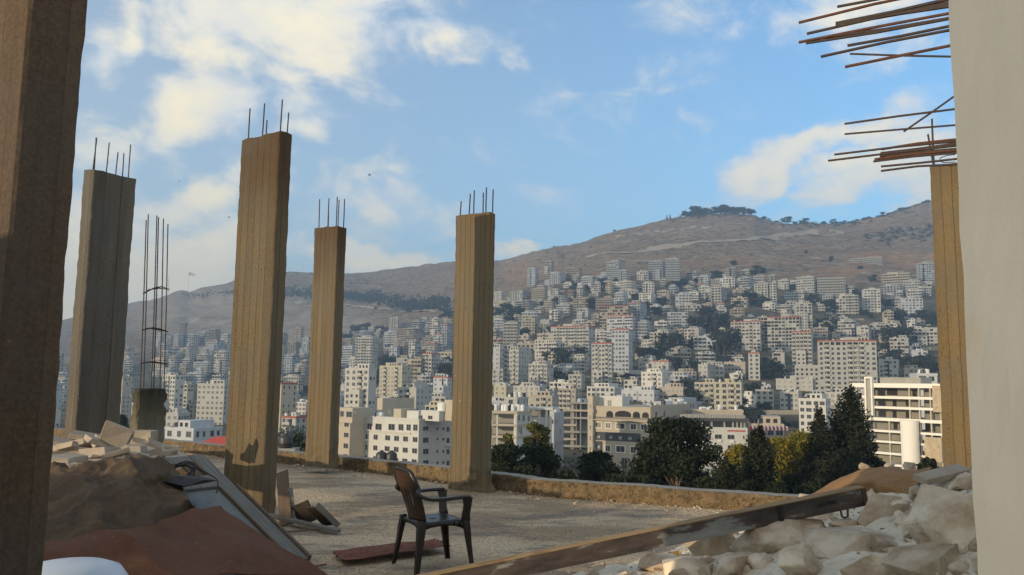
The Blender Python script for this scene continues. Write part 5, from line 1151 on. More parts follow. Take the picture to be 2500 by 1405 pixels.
# the wood on the far slope reads as one mass
mb = MB(); rnd = random.Random(8)
for k in range(420):
    u = rnd.random(); px = lerp(825, 1096, u) if k % 5 else lerp(690, 860, u); y = (interp([(690, 722), (825, 722), (940, 735), (1000, 750), (1096, 748)], px) + rnd.gauss(0, 5 if px < 900 else 8)); y = min(y, 762)
    D = on_terrain(px, y); p = P(px, y, D); r_ = rnd.uniform(4, 8); leaves(mb, [(p + Zv * r_ * .7, Vector((r_, r_, r_)))], 26, 3.2, rnd, shell=.3)
o = mb.build('wood', M_town); tag(o, kind='stuff')
mb = MB()
for k in range(160):
    px = rnd.uniform(440, 900); y = interp([(440, 722), (560, 716), (700, 708), (900, 690)], px) + rnd.gauss(0, 4); D = on_terrain(px, y); p = P(px, y, D); r_ = rnd.uniform(2, 5); leaves(mb, [(p + Zv * r_ * .5, Vector((r_, r_, r_ * .8)))], 14, 2.4, rnd, shell=.3)
o = mb.build('scrub', M_town); tag(o, kind='stuff')
# masonry retaining walls among the houses
M_ret = mat('field stone wall', (.30, .26, .20), (.42, .37, .30), scale=.6, bump=.4)
for i, (x0, x1, y0, y1, lab) in enumerate([(2000, 2110, 778, 786, 'upper stone retaining wall left of the narrow white block near right-hand column'), (2185, 2290, 848, 860, 'long stone retaining wall under the school-like block near right-hand column'),
        (1355, 1440, 918, 926, 'stone retaining wall below the grove left of the tall slim tower'), (1590, 1680, 884, 896, 'stone terrace wall under the dark grove'), (1690, 1830, 1000, 1010, 'long grey terrace wall behind the glazed-storey building'),
        (1375, 1450, 686, 694, 'thin pale wall across the bare slope, top row'), (1860, 1950, 1002, 1016, 'grey terrace wall behind the yellow trees'), (1290, 1360, 736, 742, 'ochre field wall right of middle column'), (1590, 1700, 996, 1004, 'grey garden wall above the round pine')]):
    D0 = on_terrain(x0, y1); D1 = on_terrain(x1, y1); a = P(x0, y1, D0); b = P(x1, y1, D0 * .5 + D1 * .5); h = (y1 - y0) / F * D0; n_ = Vector((0, 1, 0))
    mb = MB(); mb.obox(a - Zv * 6, b - a, n_ * .8, Zv * (h + 6)); tag(mb.build('retaining_wall', M_ret, origin=a), lab, 'retaining wall')
# flag and mast on the far crest
p = P(459, 706, 2470); root = empty('flagpole', p, 'tall flagpole with a drooping red and pale flag on the far crest', 'flagpole')
mb = MB(); t_ = P(462, 664, 2470); mb.tube([p - Zv * 4, t_], [.7, .45], 6); mb.build('pole', M_tank, root)
mb = MB(); c = t_ - Zv * 1
for r0, r1, mi in ((0, 3.3, 0), (3.3, 6, 1), (6, 9, 2)):
    pts = [(c + Vector((x * 3.3, math.sin(x * 1.4) * 1.5, -r0 - x * 1.1)), c + Vector((x * 3.3, math.sin(x * 1.4) * 1.5, -r1 - x * .7))) for x in range(7)]
    for i in range(6): mb.quad(pts[i][0], pts[i + 1][0], pts[i + 1][1], pts[i][1], mi)
mb.build('flag', [M_sign, M_tank, M_shut], root)
p = P(412, 712, 2480); mb = MB(); mb.tube([p - Zv * 4, P(412, 672, 2480)], [1.0, .4], 4)
for y in (680, 690, 700): q = P(412, y, 2480); mb.tube([q - Vector((1.6, 0, 0)), q + Vector((1.6, 0, 0))], .4, 4)
tag(mb.build('radio_mast', M_shut), 'thin lattice mast on the far crest left of the flagpole', 'mast')
# minaret in the town
p = P(1257, 792, on_terrain(1257, 792)); D = p.y; k_ = D / F; root = empty('minaret', p, 'slim pale minaret right of middle column on the middle slope', 'minaret')
mb = MB(); mb.tube([p - Zv * 5, p + Zv * 16 * k_, p + Zv * 16.2 * k_, p + Zv * 19 * k_, p + Zv * 19.2 * k_, p + Zv * 24 * k_, p + Zv * 28 * k_], [1.9 * k_, 1.6 * k_, 2.6 * k_, 2.6 * k_, 1.3 * k_, 1.2 * k_, .1], 10); mb.build('shaft', M_wall[0], root)
# a few birds
M_bird = mat('dark feathers', (.03, .03, .035))
for i, (px, py, D, lab) in enumerate([(902, 428, 60, 'largest dark bird gliding above the far slim column'), (437, 443, 90, 'tiny dark bird high left of the tallest column'), (1105, 333, 80, 'tiny dark bird high above the middle column'), (559, 531, 70, 'small dark bird just left of the tallest column')]):
    c = P(px, py, D); s = (.28, .16, .13, .24)[i]; mb = MB()
    mb.tube([c + Vector((-.5 * s, 0, 0)), c + Vector((-.2 * s, 0, .02 * s)), c + Vector((.25 * s, 0, 0)), c + Vector((.5 * s, 0, 0))], [.02 * s, .1 * s, .09 * s, .01 * s], 6)
    for sg in (-1, 1):
        a = c + Vector((-.15 * s, 0, 0)); b = c + Vector((.15 * s, 0, 0)); m1 = c + Vector((-.05 * s, sg * .5 * s, .25 * s)); m2 = c + Vector((.2 * s, sg * .5 * s, .22 * s)); t1 = c + Vector((.25 * s, sg * 1.1 * s, .1 * s))
        up = Zv * .02 * s; mb.add([a, b, m2, t1, m1, a + up, b + up, m2 + up, t1 + up, m1 + up], [(4, 3, 2, 1, 0), (5, 6, 7, 8, 9), (0, 1, 6, 5), (1, 2, 7, 6), (2, 3, 8, 7), (3, 4, 9, 8), (4, 0, 5, 9)])
    tag(mb.build('bird', M_bird, origin=c), lab, 'bird', 'birds in the sky')
# ---------------------------------------------------------------- things on the roof
def cr(p0, p1, p2, p3, t):
    return .5 * ((2 * p1) + (p2 - p0) * t + (2 * p0 - 5 * p1 + 4 * p2 - p3) * t * t + (3 * p1 - p0 - 3 * p2 + p3) * t ** 3)
def spline(pts, n):
    out = []
    for i in range(len(pts) - 1):
        a = pts[max(i - 1, 0)]; d = pts[min(i + 2, len(pts) - 1)]
        for k in range(n): out.append(cr(a, pts[i], pts[i + 1], d, k / n))
    out.append(pts[-1]); return out
def patch(name, rows, m, n=14, disp=None, thick=0, smooth=True, drop=0):
    rows = [[(G(*c) if not isinstance(c, Vector) else c) for c in r] for r in rows]
    fine = [spline(r, n) for r in rows]; cols = list(zip(*fine)); cols = [spline(list(c), n) for c in cols]
    W_ = len(cols); H_ = len(cols[0]); mb = MB()
    for i in range(W_):
        for j in range(H_):
            p = cols[i][j].copy(); u = i / (W_ - 1); v = j / (H_ - 1)
            if disp: p = p + disp(p, u, v)
            p.z = max(p.z - drop, -.05); mb.v.append(p)
    for i in range(W_ - 1):
        for j in range(H_ - 1):
            a = i * H_ + j; mb.f.append([a, a + 1, a + H_ + 1, a + H_]); mb.m.append(0)
    o = mb.build(name, m, smooth=smooth)
    # face up
    bm = bmesh.new(); bm.from_mesh(o.data); bmesh.ops.recalc_face_normals(bm, faces=bm.faces)
    if sum(f.normal.z for f in bm.faces) < 0: bmesh.ops.reverse_faces(bm, faces=bm.faces)
    bm.to_mesh(o.data); bm.free()
    if thick: md = o.modifiers.new('thickness', 'SOLIDIFY'); md.thickness = thick; md.offset = -1
    return o
def nz3(p, s, seed=0): return noise.noise(Vector((p.x * s, p.y * s, seed)))
def ridge(p, s, seed): return 1 - abs(noise.noise(Vector((p.x * s, p.y * s, seed)))) * 2.4
M_burlap = mat('brown burlap', (.055, .037, .024), (.14, .095, .058), scale=5, bump=1, bscale=160, speck=(.17, .115, .065), speckscale=60, speckamt=.3, bd=.006)
M_felt = mat('rust-brown felt sheet', (.10, .042, .022), (.15, .066, .036), scale=3, bump=.8, bscale=220, speck=(.20, .12, .08), speckscale=30, speckamt=.25, bd=.004)
M_dust = mat('white stone dust', (.50, .43, .33), (.72, .65, .53), scale=3.5, bump=.8, bscale=22, speck=(.34, .29, .21), speckscale=14, speckamt=.5, bd=.03)
M_lime = mat('broken limestone', (.37, .28, .19), (.68, .58, .45), scale=2.6, contrast=.13, bump=1, bscale=14, speck=(.62, .53, .40), speckscale=5, speckamt=.8, bd=.03, rnd=.28)
M_slab = mat('sawn limestone slab', (.31, .25, .19), (.45, .375, .29), scale=4, bump=.5, bscale=30, rnd=.15, bd=.01)
M_wood = mat('grey weathered timber', (.10, .095, .085), (.24, .225, .20), scale=6, stretch=(.6, 9, 9), bump=.8, bd=.006)
M_wood2 = mat('brown weathered timber', (.085, .055, .038), (.18, .125, .085), scale=6, stretch=(9, 9, .6), bump=.8, bd=.006)
M_bluep = mat('blue-grey door panel', (.15, .165, .165), (.22, .235, .235), scale=4, bump=.3, speck=(.10, .10, .10), speckscale=10, speckamt=.4)
M_blk = mat('black rubber', (.012, .012, .013), (.03, .03, .03), scale=8, rough=.6)
M_plast = mat('white plastic', (.55, .60, .64), (.62, .66, .70), scale=2, rough=.4)
# left heap: rubble core, cloth, felt sheet
heap = [[(60,1145,.80),(180,1142,.82),(300,1130,.84),(375,1130,.82),(398,1142,.78)], [(60,1185,.71),(180,1176,.75),(300,1158,.80),(392,1152,.80),(430,1166,.72)], [(60,1240,.60),(180,1228,.64),(300,1192,.72),(395,1188,.69),(450,1215,.60)],
        [(60,1290,.51),(190,1278,.54),(310,1248,.58),(400,1232,.60),(465,1245,.53)], [(60,1350,.40),(190,1340,.42),(310,1312,.44),(420,1283,.44),(492,1266,.42)]]
core = [[(-80,1080,.35),(60,1072,.50),(180,1070,.58),(300,1072,.58),(380,1074,.45),(430,1098,.05)], [(-80,1110,.6),(60,1100,.66),(180,1098,.70),(300,1096,.70),(390,1100,.62),(500,1130,.10)]]
core += [[(-80, r[0][1], r[0][2] - .06)] + [(a, b, max(c - .07, 0)) for a, b, c in r] for r in heap]
core += [[(-80,1400,.30),(60,1400,.30),(200,1395,.30),(400,1375,.25),(560,1350,.12),(680,1400,.0)], [(-80,1500,.20),(60,1500,.18),(200,1500,.15),(400,1500,.08),(560,1480,.02),(680,1470,.0)]]
core = [r if len(r) == 6 else r[:6] for r in core]
tag(patch('rubble', core, M_lime, 10, lambda p, u, v: Vector((0, 0, .03 * nz3(p, 5, 3) + .02 * nz3(p, 14, 1) - .02))), kind='stuff')
RIDG = [([(60,1195),(115,1188),(215,1156),(270,1150),(375,1130)], .075), ([(215,1156),(300,1186),(345,1205),(440,1186)], .06), ([(60,1205),(115,1215),(160,1233),(260,1214),(305,1222),(345,1205)], .06), ([(385,1128),(402,1165),(436,1195),(462,1240)], .05), ([(160,1233),(225,1275),(252,1310)], .05), ([(60,1160),(150,1150),(215,1156)], .05), ([(60,1290),(130,1300),(200,1330)], .04), ([(305,1222),(330,1270),(400,1285)], .045)]
RW = [([G(a, b, .72 - (b - 1130) * .0015) for a, b in pl], h) for pl, h in RIDG]
def segd(p, a, b):
    ax, ay, bx, by = a.x, a.y, b.x, b.y; dx, dy = bx - ax, by - ay; t = max(0, min(1, ((p.x - ax) * dx + (p.y - ay) * dy) / (dx * dx + dy * dy + 1e-9))); return math.hypot(p.x - ax - t * dx, p.y - ay - t * dy)
def folds(p, u, v):
    w = Vector((p.x + .05 * nz3(p, 3, 1), p.y + .05 * nz3(p, 3, 4), 0)); z = 0
    for pl, h in RW:
        dd = min(segd(w, a, b) for a, b in zip(pl, pl[1:])); z = max(z, h * 2.1 * max(0, 1 - dd / .30) ** 1.15)
    return Vector((0, 0, z + .045 * max(0, ridge(p, 3.6, 8)) ** 2 + .022 * max(0, ridge(p, 8, 3)) ** 2 + .010 * nz3(p, 9, 6) + .006 * nz3(p, 22, 2) - .085))
o = patch('burlap_cloth', heap, M_burlap, 24, folds, thick=.008)
tag(o, 'rumpled dark brown burlap cloth with lit ridges thrown over the left heap', 'cloth')
felt = [[(30,1348,.46),(200,1322,.50),(330,1294,.54),(430,1262,.56),(538,1240,.55)], [(30,1365,.44),(200,1345,.47),(350,1325,.48),(480,1300,.46),(604,1292,.42)], [(20,1395,.38),(200,1378,.41),(380,1362,.40),(540,1347,.36),(694,1346,.27)], [(0,1450,.28),(200,1440,.30),(400,1430,.27),(600,1412,.22),(812,1420,.05)]]
o = patch('felt_sheet', felt, M_felt, 16, lambda p, u, v: Vector((0, 0, .03 * nz3(p, 1.6, 4) + .03 * max(0, ridge(p, 1.3, 13)) ** 3 + .008 * nz3(p, 6, 9) + .012)) + Vector((.05 * nz3(p, 5, 2) * (abs(v - .5) * 2) ** 6, .05 * nz3(p, 5, 7) * (abs(u - .5) * 2) ** 6, 0)), thick=.006)
tag(o, 'wide rust-brown felt sheet lying over the heap at bottom left', 'sheet')
# upturned white basin
cb = P(165, 1440, 4.2); rt = empty('basin', Vector((cb.x, cb.y, .36)), 'white plastic basin turned upside down at the bottom left corner', 'basin')
prof_ = [(.33, 0), (.335, .012), (.33, .024), (.30, .028), (.29, .08), (.27, .15), (.235, .20), (.17, .225), (.09, .235), (0.001, .238)]
mb = MB(); N_ = 36; o0 = Vector((cb.x, cb.y, .40))
mb.add([o0 + Vector((r_ * math.cos(2 * math.pi * k / N_), r_ * math.sin(2 * math.pi * k / N_), z)) for r_, z in prof_ for k in range(N_)], [(j * N_ + k, j * N_ + (k + 1) % N_, (j + 1) * N_ + (k + 1) % N_, (j + 1) * N_ + k) for j in range(len(prof_) - 1) for k in range(N_)])
mb.build('body', M_plast, rt, smooth=True); mb = MB(); mb.tube([o0 + Vector((.335 * math.cos(a * .1745), .335 * math.sin(a * .1745), .012)) for a in range(37)], .012, 6, cap=False); mb.build('rim', M_plast, rt, smooth=True)
# rocks
def rock(rnd, size, sub=True):
    bm = bmesh.new()
    for _ in range(rnd.randint(11, 17)):
        v = Vector((rnd.gauss(0, 1), rnd.gauss(0, 1), rnd.gauss(0, 1))).normalized() * rnd.uniform(.8, 1.1); bm.verts.new(Vector((v.x * size[0], v.y * size[1], v.z * size[2])))
    bmesh.ops.convex_hull(bm, input=bm.verts); 
    for v in [v for v in bm.verts if not v.link_faces]: bm.verts.remove(v)
    bmesh.ops.dissolve_limit(bm, angle_limit=R(14), verts=bm.verts, edges=bm.edges)
    bmesh.ops.bevel(bm, geom=list(bm.edges), offset=min(size) * .035, segments=1, affect='EDGES')
    bmesh.ops.triangulate(bm, faces=bm.faces)
    if sub: bmesh.ops.subdivide_edges(bm, edges=bm.edges, cuts=3, use_grid_fill=True)
    sd_ = rnd.uniform(0, 99); ms = max(size)
    for v in bm.verts: v.co += v.co.normalized() * (noise.noise(v.co * (3 / ms) + Vector((sd_, 0, 0))) * .045 * ms + noise.noise(v.co * (11 / ms) + Vector((sd_, 0, 0))) * .02 * ms)
    me = bpy.data.meshes.new('rock'); bm.to_mesh(me); bm.free()
    return me
right = [[(1960,1222,.10),(2070,1200,.25),(2200,1178,.45),(2300,1168,.50),(2450,1165,.5),(2700,1165,.5)], [(1860,1272,.20),(2050,1240,.48),(2180,1192,.70),(2290,1165,.80),(2420,1150,.86),(2650,1150,.9)], [(1730,1316,.12),(1970,1280,.38),(2140,1240,.60),(2280,1205,.76),(2420,1185,.86),(2660,1165,.95)],
         [(1580,1362,.05),(1840,1325,.28),(2080,1292,.50),(2260,1262,.68),(2420,1250,.80),(2680,1240,.92)], [(1450,1395,.01),(1740,1372,.20),(2000,1352,.42),(2230,1332,.60),(2420,1330,.76),(2700,1320,.9)], [(1350,1425,-.02),(1630,1422,.13),(1900,1420,.34),(2200,1412,.53),(2420,1410,.68),(2720,1410,.83)],
         [(1300,1560,-.03),(1540,1560,.0),(1850,1560,.15),(2150,1560,.35),(2450,1560,.5),(2800,1560,.6)]]
tag(patch('stone_dust', right, M_dust, 14, lambda p, u, v: Vector((0, 0, .05 * nz3(p, 3, 3) + .03 * nz3(p, 8, 1) + .01 * nz3(p, 25, 1)))), kind='stuff')
rr = random.Random(21)
ROCKS = [(2155,1262,.60,150,95,'largest tan boulder, just right of the end of the beam'),(2185,1205,.66,62,60,'upright pale block behind the beam end'),(2135,1222,.62,55,46,'pale stone tucked under the beam end'),(2112,1238,.55,40,32,'small stone directly under the beam end'),
 (1985,1272,.42,130,56,'long low stone half under the beam hook'),(1910,1335,.34,190,100,'broad tan stone in front of the beam strap'),(1725,1335,.24,165,92,'big smooth stone under the beam left of the broad tan stone'),(1625,1388,.12,110,52,'squarish stone nearest the yellow scrap'),
 (1690,1392,.16,150,50,'flat stone at the bottom edge right of the squarish stone'),(1810,1395,.26,150,80,'rounded stone at the bottom edge below the broad tan stone'),(2060,1350,.46,220,120,'huge rounded boulder at the middle of the rock pile'),(1965,1400,.38,150,90,'boulder at the bottom edge left of the huge rounded one'),
 (2145,1398,.50,170,110,'boulder at the bottom edge below the largest tan boulder'),(2340,1320,.72,190,190,'tall boulder against the plastered wall'),(2275,1385,.60,170,120,'low boulder at the bottom right corner of the pile'),(2310,1225,.78,120,70,'whitish boulder near the wall below the crest'),
 (2250,1210,.74,70,50,'small whitish stone in the middle of the upper pile'),(2355,1190,.84,80,60,'pale stone touching the wall near the crest'),(2200,1238,.70,48,36,'small bright stone right of the largest tan boulder'),(2240,1290,.66,110,60,'sloping stone right of the largest tan boulder'),
 (2170,1330,.58,90,50,'flat stone between the two central boulders'),(2075,1290,.50,90,40,'dusty stone left of the largest tan boulder'),(1870,1385,.32,100,50,'small dusty stone low in the pile'),(2000,1310,.44,90,40,'dusty flat stone under the beam strap side'),(2330,1150,.86,44,30,'knob of stone on top of the crest by the ochre column'),
 (2110,1142,.80,26,20,'tiny white stone on the crest left of the cloth top'),(2172,1139,.80,30,22,'tiny white stone on the crest above the brown cloth'),(2220,1142,.82,34,36,'grey block standing on the crest before the white shaft'),(1955,1214,.30,50,14,'thin pale stone lying behind the beam'),(1250,1399,.02,46,14,'small flat stone on dust under the beam left end')]
for px, py, z, wp, hp, lab in ROCKS:
    p = G(px, py, z); k = p.y / F; big_ = 1.32 if py > 1300 else 1.1; w = wp * k / 2 * big_; h = hp * k / 2 * big_
    me = rock(rr, (w, w * rr.uniform(.7, .95), h * 1.0)); me.materials.append(M_lime); ob = bpy.data.objects.new('rock', me); COL.objects.link(ob); ob.location = p + Zv * h * .12; ob.rotation_euler = (0, rr.uniform(-.15, .15), rr.uniform(0, 6)) 
    tag(ob, lab, 'rock', 'broken stones in the white rock pile')
# smaller broken stone packed between the big ones
mb = MB(); r3 = random.Random(77)
for k in range(190):
    i_ = r3.randint(1, 4); a = r3.randint(0, 4); t = r3.random(); t2 = r3.random(); q0 = [lerp(right[i_][a][i], right[i_][a + 1][i], t) for i in range(3)]; q1 = [lerp(right[i_ + 1][a][i], right[i_ + 1][a + 1][i], t) for i in range(3)]
    q = [lerp(q0[i], q1[i], t2) for i in range(3)]; c = G(*q); s_1 = r3.choice((.03, .04, .05, .07, .09)) * r3.uniform(.7, 1.2)
    if c.y > 9 or q[2] < .02: continue
    me = rock(r3, (s_1, s_1 * r3.uniform(.6, 1), s_1 * r3.uniform(.5, .8)), False); o_ = len(mb.v); rot_ = Matrix.Rotation(r3.uniform(0, 6.3), 3, 'Z')
    mb.v += [rot_ @ v.co + c + Zv * s_1 * .15 for v in me.vertices]; mb.f += [[i + o_ for i in p.vertices] for p in me.polygons]; mb.m += [0] * len(me.polygons); bpy.data.meshes.remove(me)
tag(mb.build('rubble', M_lime), kind='stuff')
# loose chips around the pile and over the floor
mb = MB(); rnd = random.Random(5)
def chip(c, s):
    vs = [c + Vector((rnd.uniform(-1, 1), rnd.uniform(-1, 1), rnd.uniform(-.6, .8))) * s for _ in range(6)]
    k = len(mb.v); mb.v += vs
    for f_ in ((0,1,2),(0,2,3),(0,3,4),(0,4,1),(5,2,1),(5,3,2),(5,4,3),(5,1,4)): mb.f.append([k + i for i in f_]); mb.m.append(0)
for k in range(2600):
    x = rnd.uniform(-8, 6); y1 = par_y(x); y = rnd.uniform(3.5, y1) if k % 3 else y1 - abs(rnd.gauss(0, .35)); chip(Vector((x, y, .005)), rnd.uniform(.006, .018) if k % 12 else rnd.uniform(.02, .035))
for k in range(500):
    r_ = right[rnd.randint(1, 5)]; a = rnd.randint(0, 4); t = rnd.random(); q = [lerp(r_[a][i], r_[a + 1][i], t) for i in range(3)]; chip(G(q[0], q[1] + rnd.uniform(-14, 14), q[2] + .02), rnd.uniform(.006, .022))
tag(mb.build('gravel', M_lime), kind='stuff')
# sawn slabs heaped at the back of the left heap
SL = [(140,1084,.70,.50,.30,.05,20,8,'long dark-edged slab at the left end beside the near column'),(215,1074,.78,.52,.30,.05,15,3,'slab lying highest left of the stained column foot'),(195,1094,.72,.45,.34,.06,-10,-10,'broad slab with a pale top near the left end'),(248,1096,.72,.30,.25,.10,40,12,'chunky slab under the tilted one'),
 (272,1084,.80,.42,.05,.26,25,0,'big slab tilted upright in the middle'),(300,1082,.80,.10,.14,.14,30,25,'small rough stub beside the tilted slab'),(205,1112,.70,.40,.30,.05,5,6,'flat slab in the front row left'),(245,1118,.74,.42,.32,.08,-15,-4,'thick grey slab in the front row middle'),
 (300,1108,.74,.60,.22,.06,8,2,'longest sunlit slab in the front row'),(340,1108,.72,.40,.25,.06,-20,5,'slab overlapping the longest one on its right'),(352,1084,.70,.36,.3,.14,0,0,'dark block under the mossy stub'),(395,1112,.60,.42,.22,.05,-10,3,'low slab right of the dark block'),(160,1112,.70,.5,.3,.05,30,-5,'slab beside the near column in the front row'),
 (130,1100,.72,.4,.3,.05,-5,4,'slab half hidden by the near column'),(335,1122,.72,.3,.2,.05,30,3,'thin slab in front of the longest one'),(180,1126,.74,.35,.2,.05,-25,6,'thin slab nearest the burlap'),(420,1100,.42,.3,.2,.06,12,4,'last small slab at the right end'),(232,1084,.80,.3,.2,.05,50,14,'small slab wedged behind the chunky one'),(165,1096,.78,.32,.2,.05,-30,-12,'short slab leaning left near the near column'),(372,1096,.70,.28,.2,.06,35,16,'small tipped slab under the mossy stub'),(282,1116,.76,.34,.16,.04,22,-9,'narrow slab across the front row middle'),(150,1128,.76,.3,.22,.04,10,7,'thin slab at the burlap edge by the near column')]
for px, py, z, w, d_, h, yaw, tilt, lab in SL:
    w *= .68; d_ *= .72; z += .045; h *= 1.15; tilt *= 1.5; tilt += 6 * math.sin(px)
    if 'tilted upright' in lab: w, h, tilt = .30, .22, 24
    p = G(px, py, z); k = p.y / 8.2; mb = MB(); mb.box(-w / 2, w / 2, -d_ / 2, d_ / 2, 0, h); ob = mb.build('stone_slab', M_slab, bevel=.006)
    for v in ob.data.vertices: v.co += Vector((noise.noise(v.co * 9 + Vector((px, 0, 0))), noise.noise(v.co * 9 + Vector((0, px, 0))), 0)) * .05
    ob.location = p; ob.rotation_euler = (R(tilt * .7), R(tilt), R(yaw)); tag(ob, 'limestone ' + lab, 'stone slab', 'limestone slabs on the left heap')
# old door lying down the side of the heap
O = G(748, 1374, .03); T = G(492, 1119, .80); l = (T - O); Ll = l.length; l.normalize(); w_ = l.cross(Zv).normalized()
if w_.x > 0: w_ = -w_
n_ = w_.cross(l).normalized(); n_ = n_ if n_.z > 0 else -n_
rt = empty('old_door', O, 'old grey timber door sliding off the left heap towards the floor', 'door')
def dbox(nm, u0, u1, v0, v1, z0, z1, m):
    # l along the local X axis so that the grain follows the timber
    mb = MB(); mb.box(u0, u1, v0, v1, z0, z1); ob = mb.build(nm, m, bevel=.003)
    M4 = Matrix((l, w_, l.cross(w_))).transposed().to_4x4(); s = 1 if l.cross(w_).dot(n_) > 0 else -1
    if s < 0: ob.data.transform(Matrix.Scale(-1, 4, (0, 0, 1))); ob.data.flip_normals()
    ob.parent = rt; M4.translation = Vector((0, 0, 0)); ob.matrix_local = M4; return ob
DW = .92
dbox('stile', 0, Ll, 0, .15, 0, .045, M_wood); dbox('stile', 0, Ll, DW - .11, DW, 0, .045, M_wood)
dbox('rail', .0, .12,   .151, DW - .111, 0, .044, M_wood); xr_ = .68 * Ll
ra = dbox('rail', xr_, xr_ + .18,   .151, DW - .111, .001, .05, M_wood); dbox('rail', Ll - .12, Ll - .01,   .151, DW - .111, .001, .044, M_wood)
dbox('panel', .121, xr_ - .001, .152, DW - .112, .008, .020, M_bluep); dbox('slat', xr_ + .181, Ll - .121, .20, .30, .012, .038, M_wood2)
dbox('moulding', .0, xr_ - .01, -.035, -.006, -.004, .06, M_wood2); dbox('moulding', xr_ - .0, Ll, .153, .17, .004, .048, M_wood2)
dbox('moulding', .12, xr_, .1515, .168, .021, .052, M_wood2)
# coil of black hose and dark bag in the hollow
c = G(440, 1160, .74); mb = MB(); pts = []
for k in range(73): a = k * math.pi / 9; q_ = .08 + .014 * math.sin(k * .21 + 1); pts.append(c + Vector((q_ * 1.25 * math.cos(a), .06 * math.sin(a) + .012 * (k // 18), q_ * .8 * math.sin(a + .1 * (k // 18)) + .01 * k / 18)))
mb.tube(pts, .0065, 6); pts = [pts[-1], c + Vector((.2, .1, .0)), c + Vector((.35, -.1, -.03)), c + Vector((.42, -.3, -.1))]; mb.tube(spline(pts, 6), .0065, 6)
tag(mb.build('hose_coil', M_blk, smooth=True), 'loose coil of thin black hose between the burlap and the old door', 'hose')
me = rock(random.Random(3), (.30, .20, .07)); me.materials.append(M_blk); ob = bpy.data.objects.new('bag', me); COL.objects.link(ob); ob.location = G(462, 1178, .70); tag(ob, 'crumpled black bag in the hollow under the hose coil', 'bag')
# boards leaning on and lying by the tall column
def bar(nm, a, b, w, t, m, lab, cat, side=None, group=None):
    d = (b - a); L_ = d.length; d.normalize(); s = (side or Vector((d.y, -d.x, 0))).normalized(); s = (s - d * s.dot(d)).normalized(); u = d.cross(s)
    mb = MB(); mb.box(-w / 2, w / 2, -t / 2, t / 2, 0, L_); ob = mb.build(nm, m, bevel=.003); M4 = Matrix((s, d.cross(s), d)).transposed().to_4x4(); M4.translation = a; ob.matrix_world = M4
    if lab: tag(ob, lab, cat, group)
    return ob
gb = 'boards by the tallest column'
bar('board', G(698, 1282, .0), P(689, 1152, 9.55), .135, .02, M_wood2, 'wide upright board leaning against the tallest column', 'board', Vector((1, -.3, 0)), gb)
bar('board', G(716, 1279, .0), P(708, 1193, 9.35), .06, .02, M_wood, 'narrow pale-edged board just right of the wide upright one', 'board', Vector((1, -.3, 0)), gb)
bar('board', G(752, 1278, .0), P(732, 1229, 9.15), .24, .02, mat('near-black board', (.02, .017, .014), (.05, .04, .03), scale=6), 'short near-black board leaning low beside the tallest column', 'board', Vector((1, -.45, 0)), gb)  # plain near-black brown tone
bar('board', G(803, 1282, .0), P(760, 1238, 8.9), .16, .02, mat('very dark brown board', (.03, .022, .018), (.07, .05, .035), scale=6), 'second dark board propped under the slanting batten', 'board', Vector((1, -.45, 0)), gb)  # plain very dark brown tone
bar('batten', G(826, 1284, .01), P(773, 1232, 8.85), .035, .06, M_wood, 'short slanting grey batten propped on the dark boards', 'batten', None, gb)
bar('batten', G(655, 1258, .06), G(826, 1297, .02), .07, .035, M_wood, 'long grey batten lying on the floor from the tallest column', 'batten', None, gb)
bar('stick', G(690, 1300, .01), G(806, 1291, .01), .014, .014, M_wood2, 'thin dark stick on the floor under the long batten', 'stick', None, gb)
bar('stick', G(742, 1388, .012), G(797, 1378, .012), .018, .014, mat('reddish wood', (.18, .07, .05), (.24, .10, .07), scale=9), 'thin reddish stick beside the lower end of the old door', 'stick', None, gb)
# corrugated rusty sheet
a, b, c, d_ = G(812, 1355, .015), G(840, 1377, .015), G(1102, 1346, .015), G(1062, 1328, .015); mb = MB(); NU, NV = 50, 48
for i in range(NU + 1):
    for j in range(NV + 1):
        u = i / NU; v = j / NV; p = a.lerp(d_, u).lerp(b.lerp(c, u), v); p += Zv * (.03 + .012 * math.sin(v * math.pi * 2 * 5.5) + .03 * noise.noise(Vector((u * 3, v, 2))) + .012 * u) + (a - d_).normalized() * (.03 * noise.noise(Vector((v * 5, 0, 5))) if u in (0, 1) else 0); mb.v.append(p)
for i in range(NU):
    for j in range(NV): k = i * (NV + 1) + j; mb.f.append([k, k + 1, k + NV + 2, k + NV + 1]); mb.m.append(0)
o = mb.build('corrugated_sheet', mat('rusty corrugated iron', (.13, .05, .035), (.26, .12, .085), scale=8, bump=.3, speck=(.06, .03, .025), speckscale=20), smooth=True); md = o.modifiers.new('t', 'SOLIDIFY'); md.thickness = .002
tag(o, 'narrow rusty red corrugated iron sheet on the floor under the chair', 'metal sheet')
# ------------- plastic armchair
M_chair = mat('dark brown plastic', (.010, .007, .006), (.022, .014, .011), scale=5, rough=.32, bump=.15, bscale=60, speck=(.07, .045, .03), speckscale=4, speckamt=.35)
M_chairb = mat('sun-faded brown plastic', (.025, .014, .010), (.06, .028, .014), scale=5, rough=.4, bump=.15, bscale=60, contrast=.14)
bl, br, fl, fr = G(977, 1380), G(1019, 1412), G(1078, 1364), G(1144, 1389)
bm_ = (bl + br) / 2; fm_ = (fl + fr) / 2; fw = Vector((math.sin(R(62)), math.cos(R(62)), 0)); rg = Vector((fw.y, -fw.x, 0)); cc = (bm_ + fm_) / 2
rt = empty('plastic_chair', Vector((cc.x, cc.y, 0)), 'dark brown plastic armchair standing alone on the roof, its faded back towards the camera', 'chair')
CS = min(1.08, max(.95, (br - bl).length / .54))
def L2(x, y, z): return Vector((cc.x, cc.y, 0)) + rg * (x * CS) + fw * (y * CS) + Zv * (z * CS)
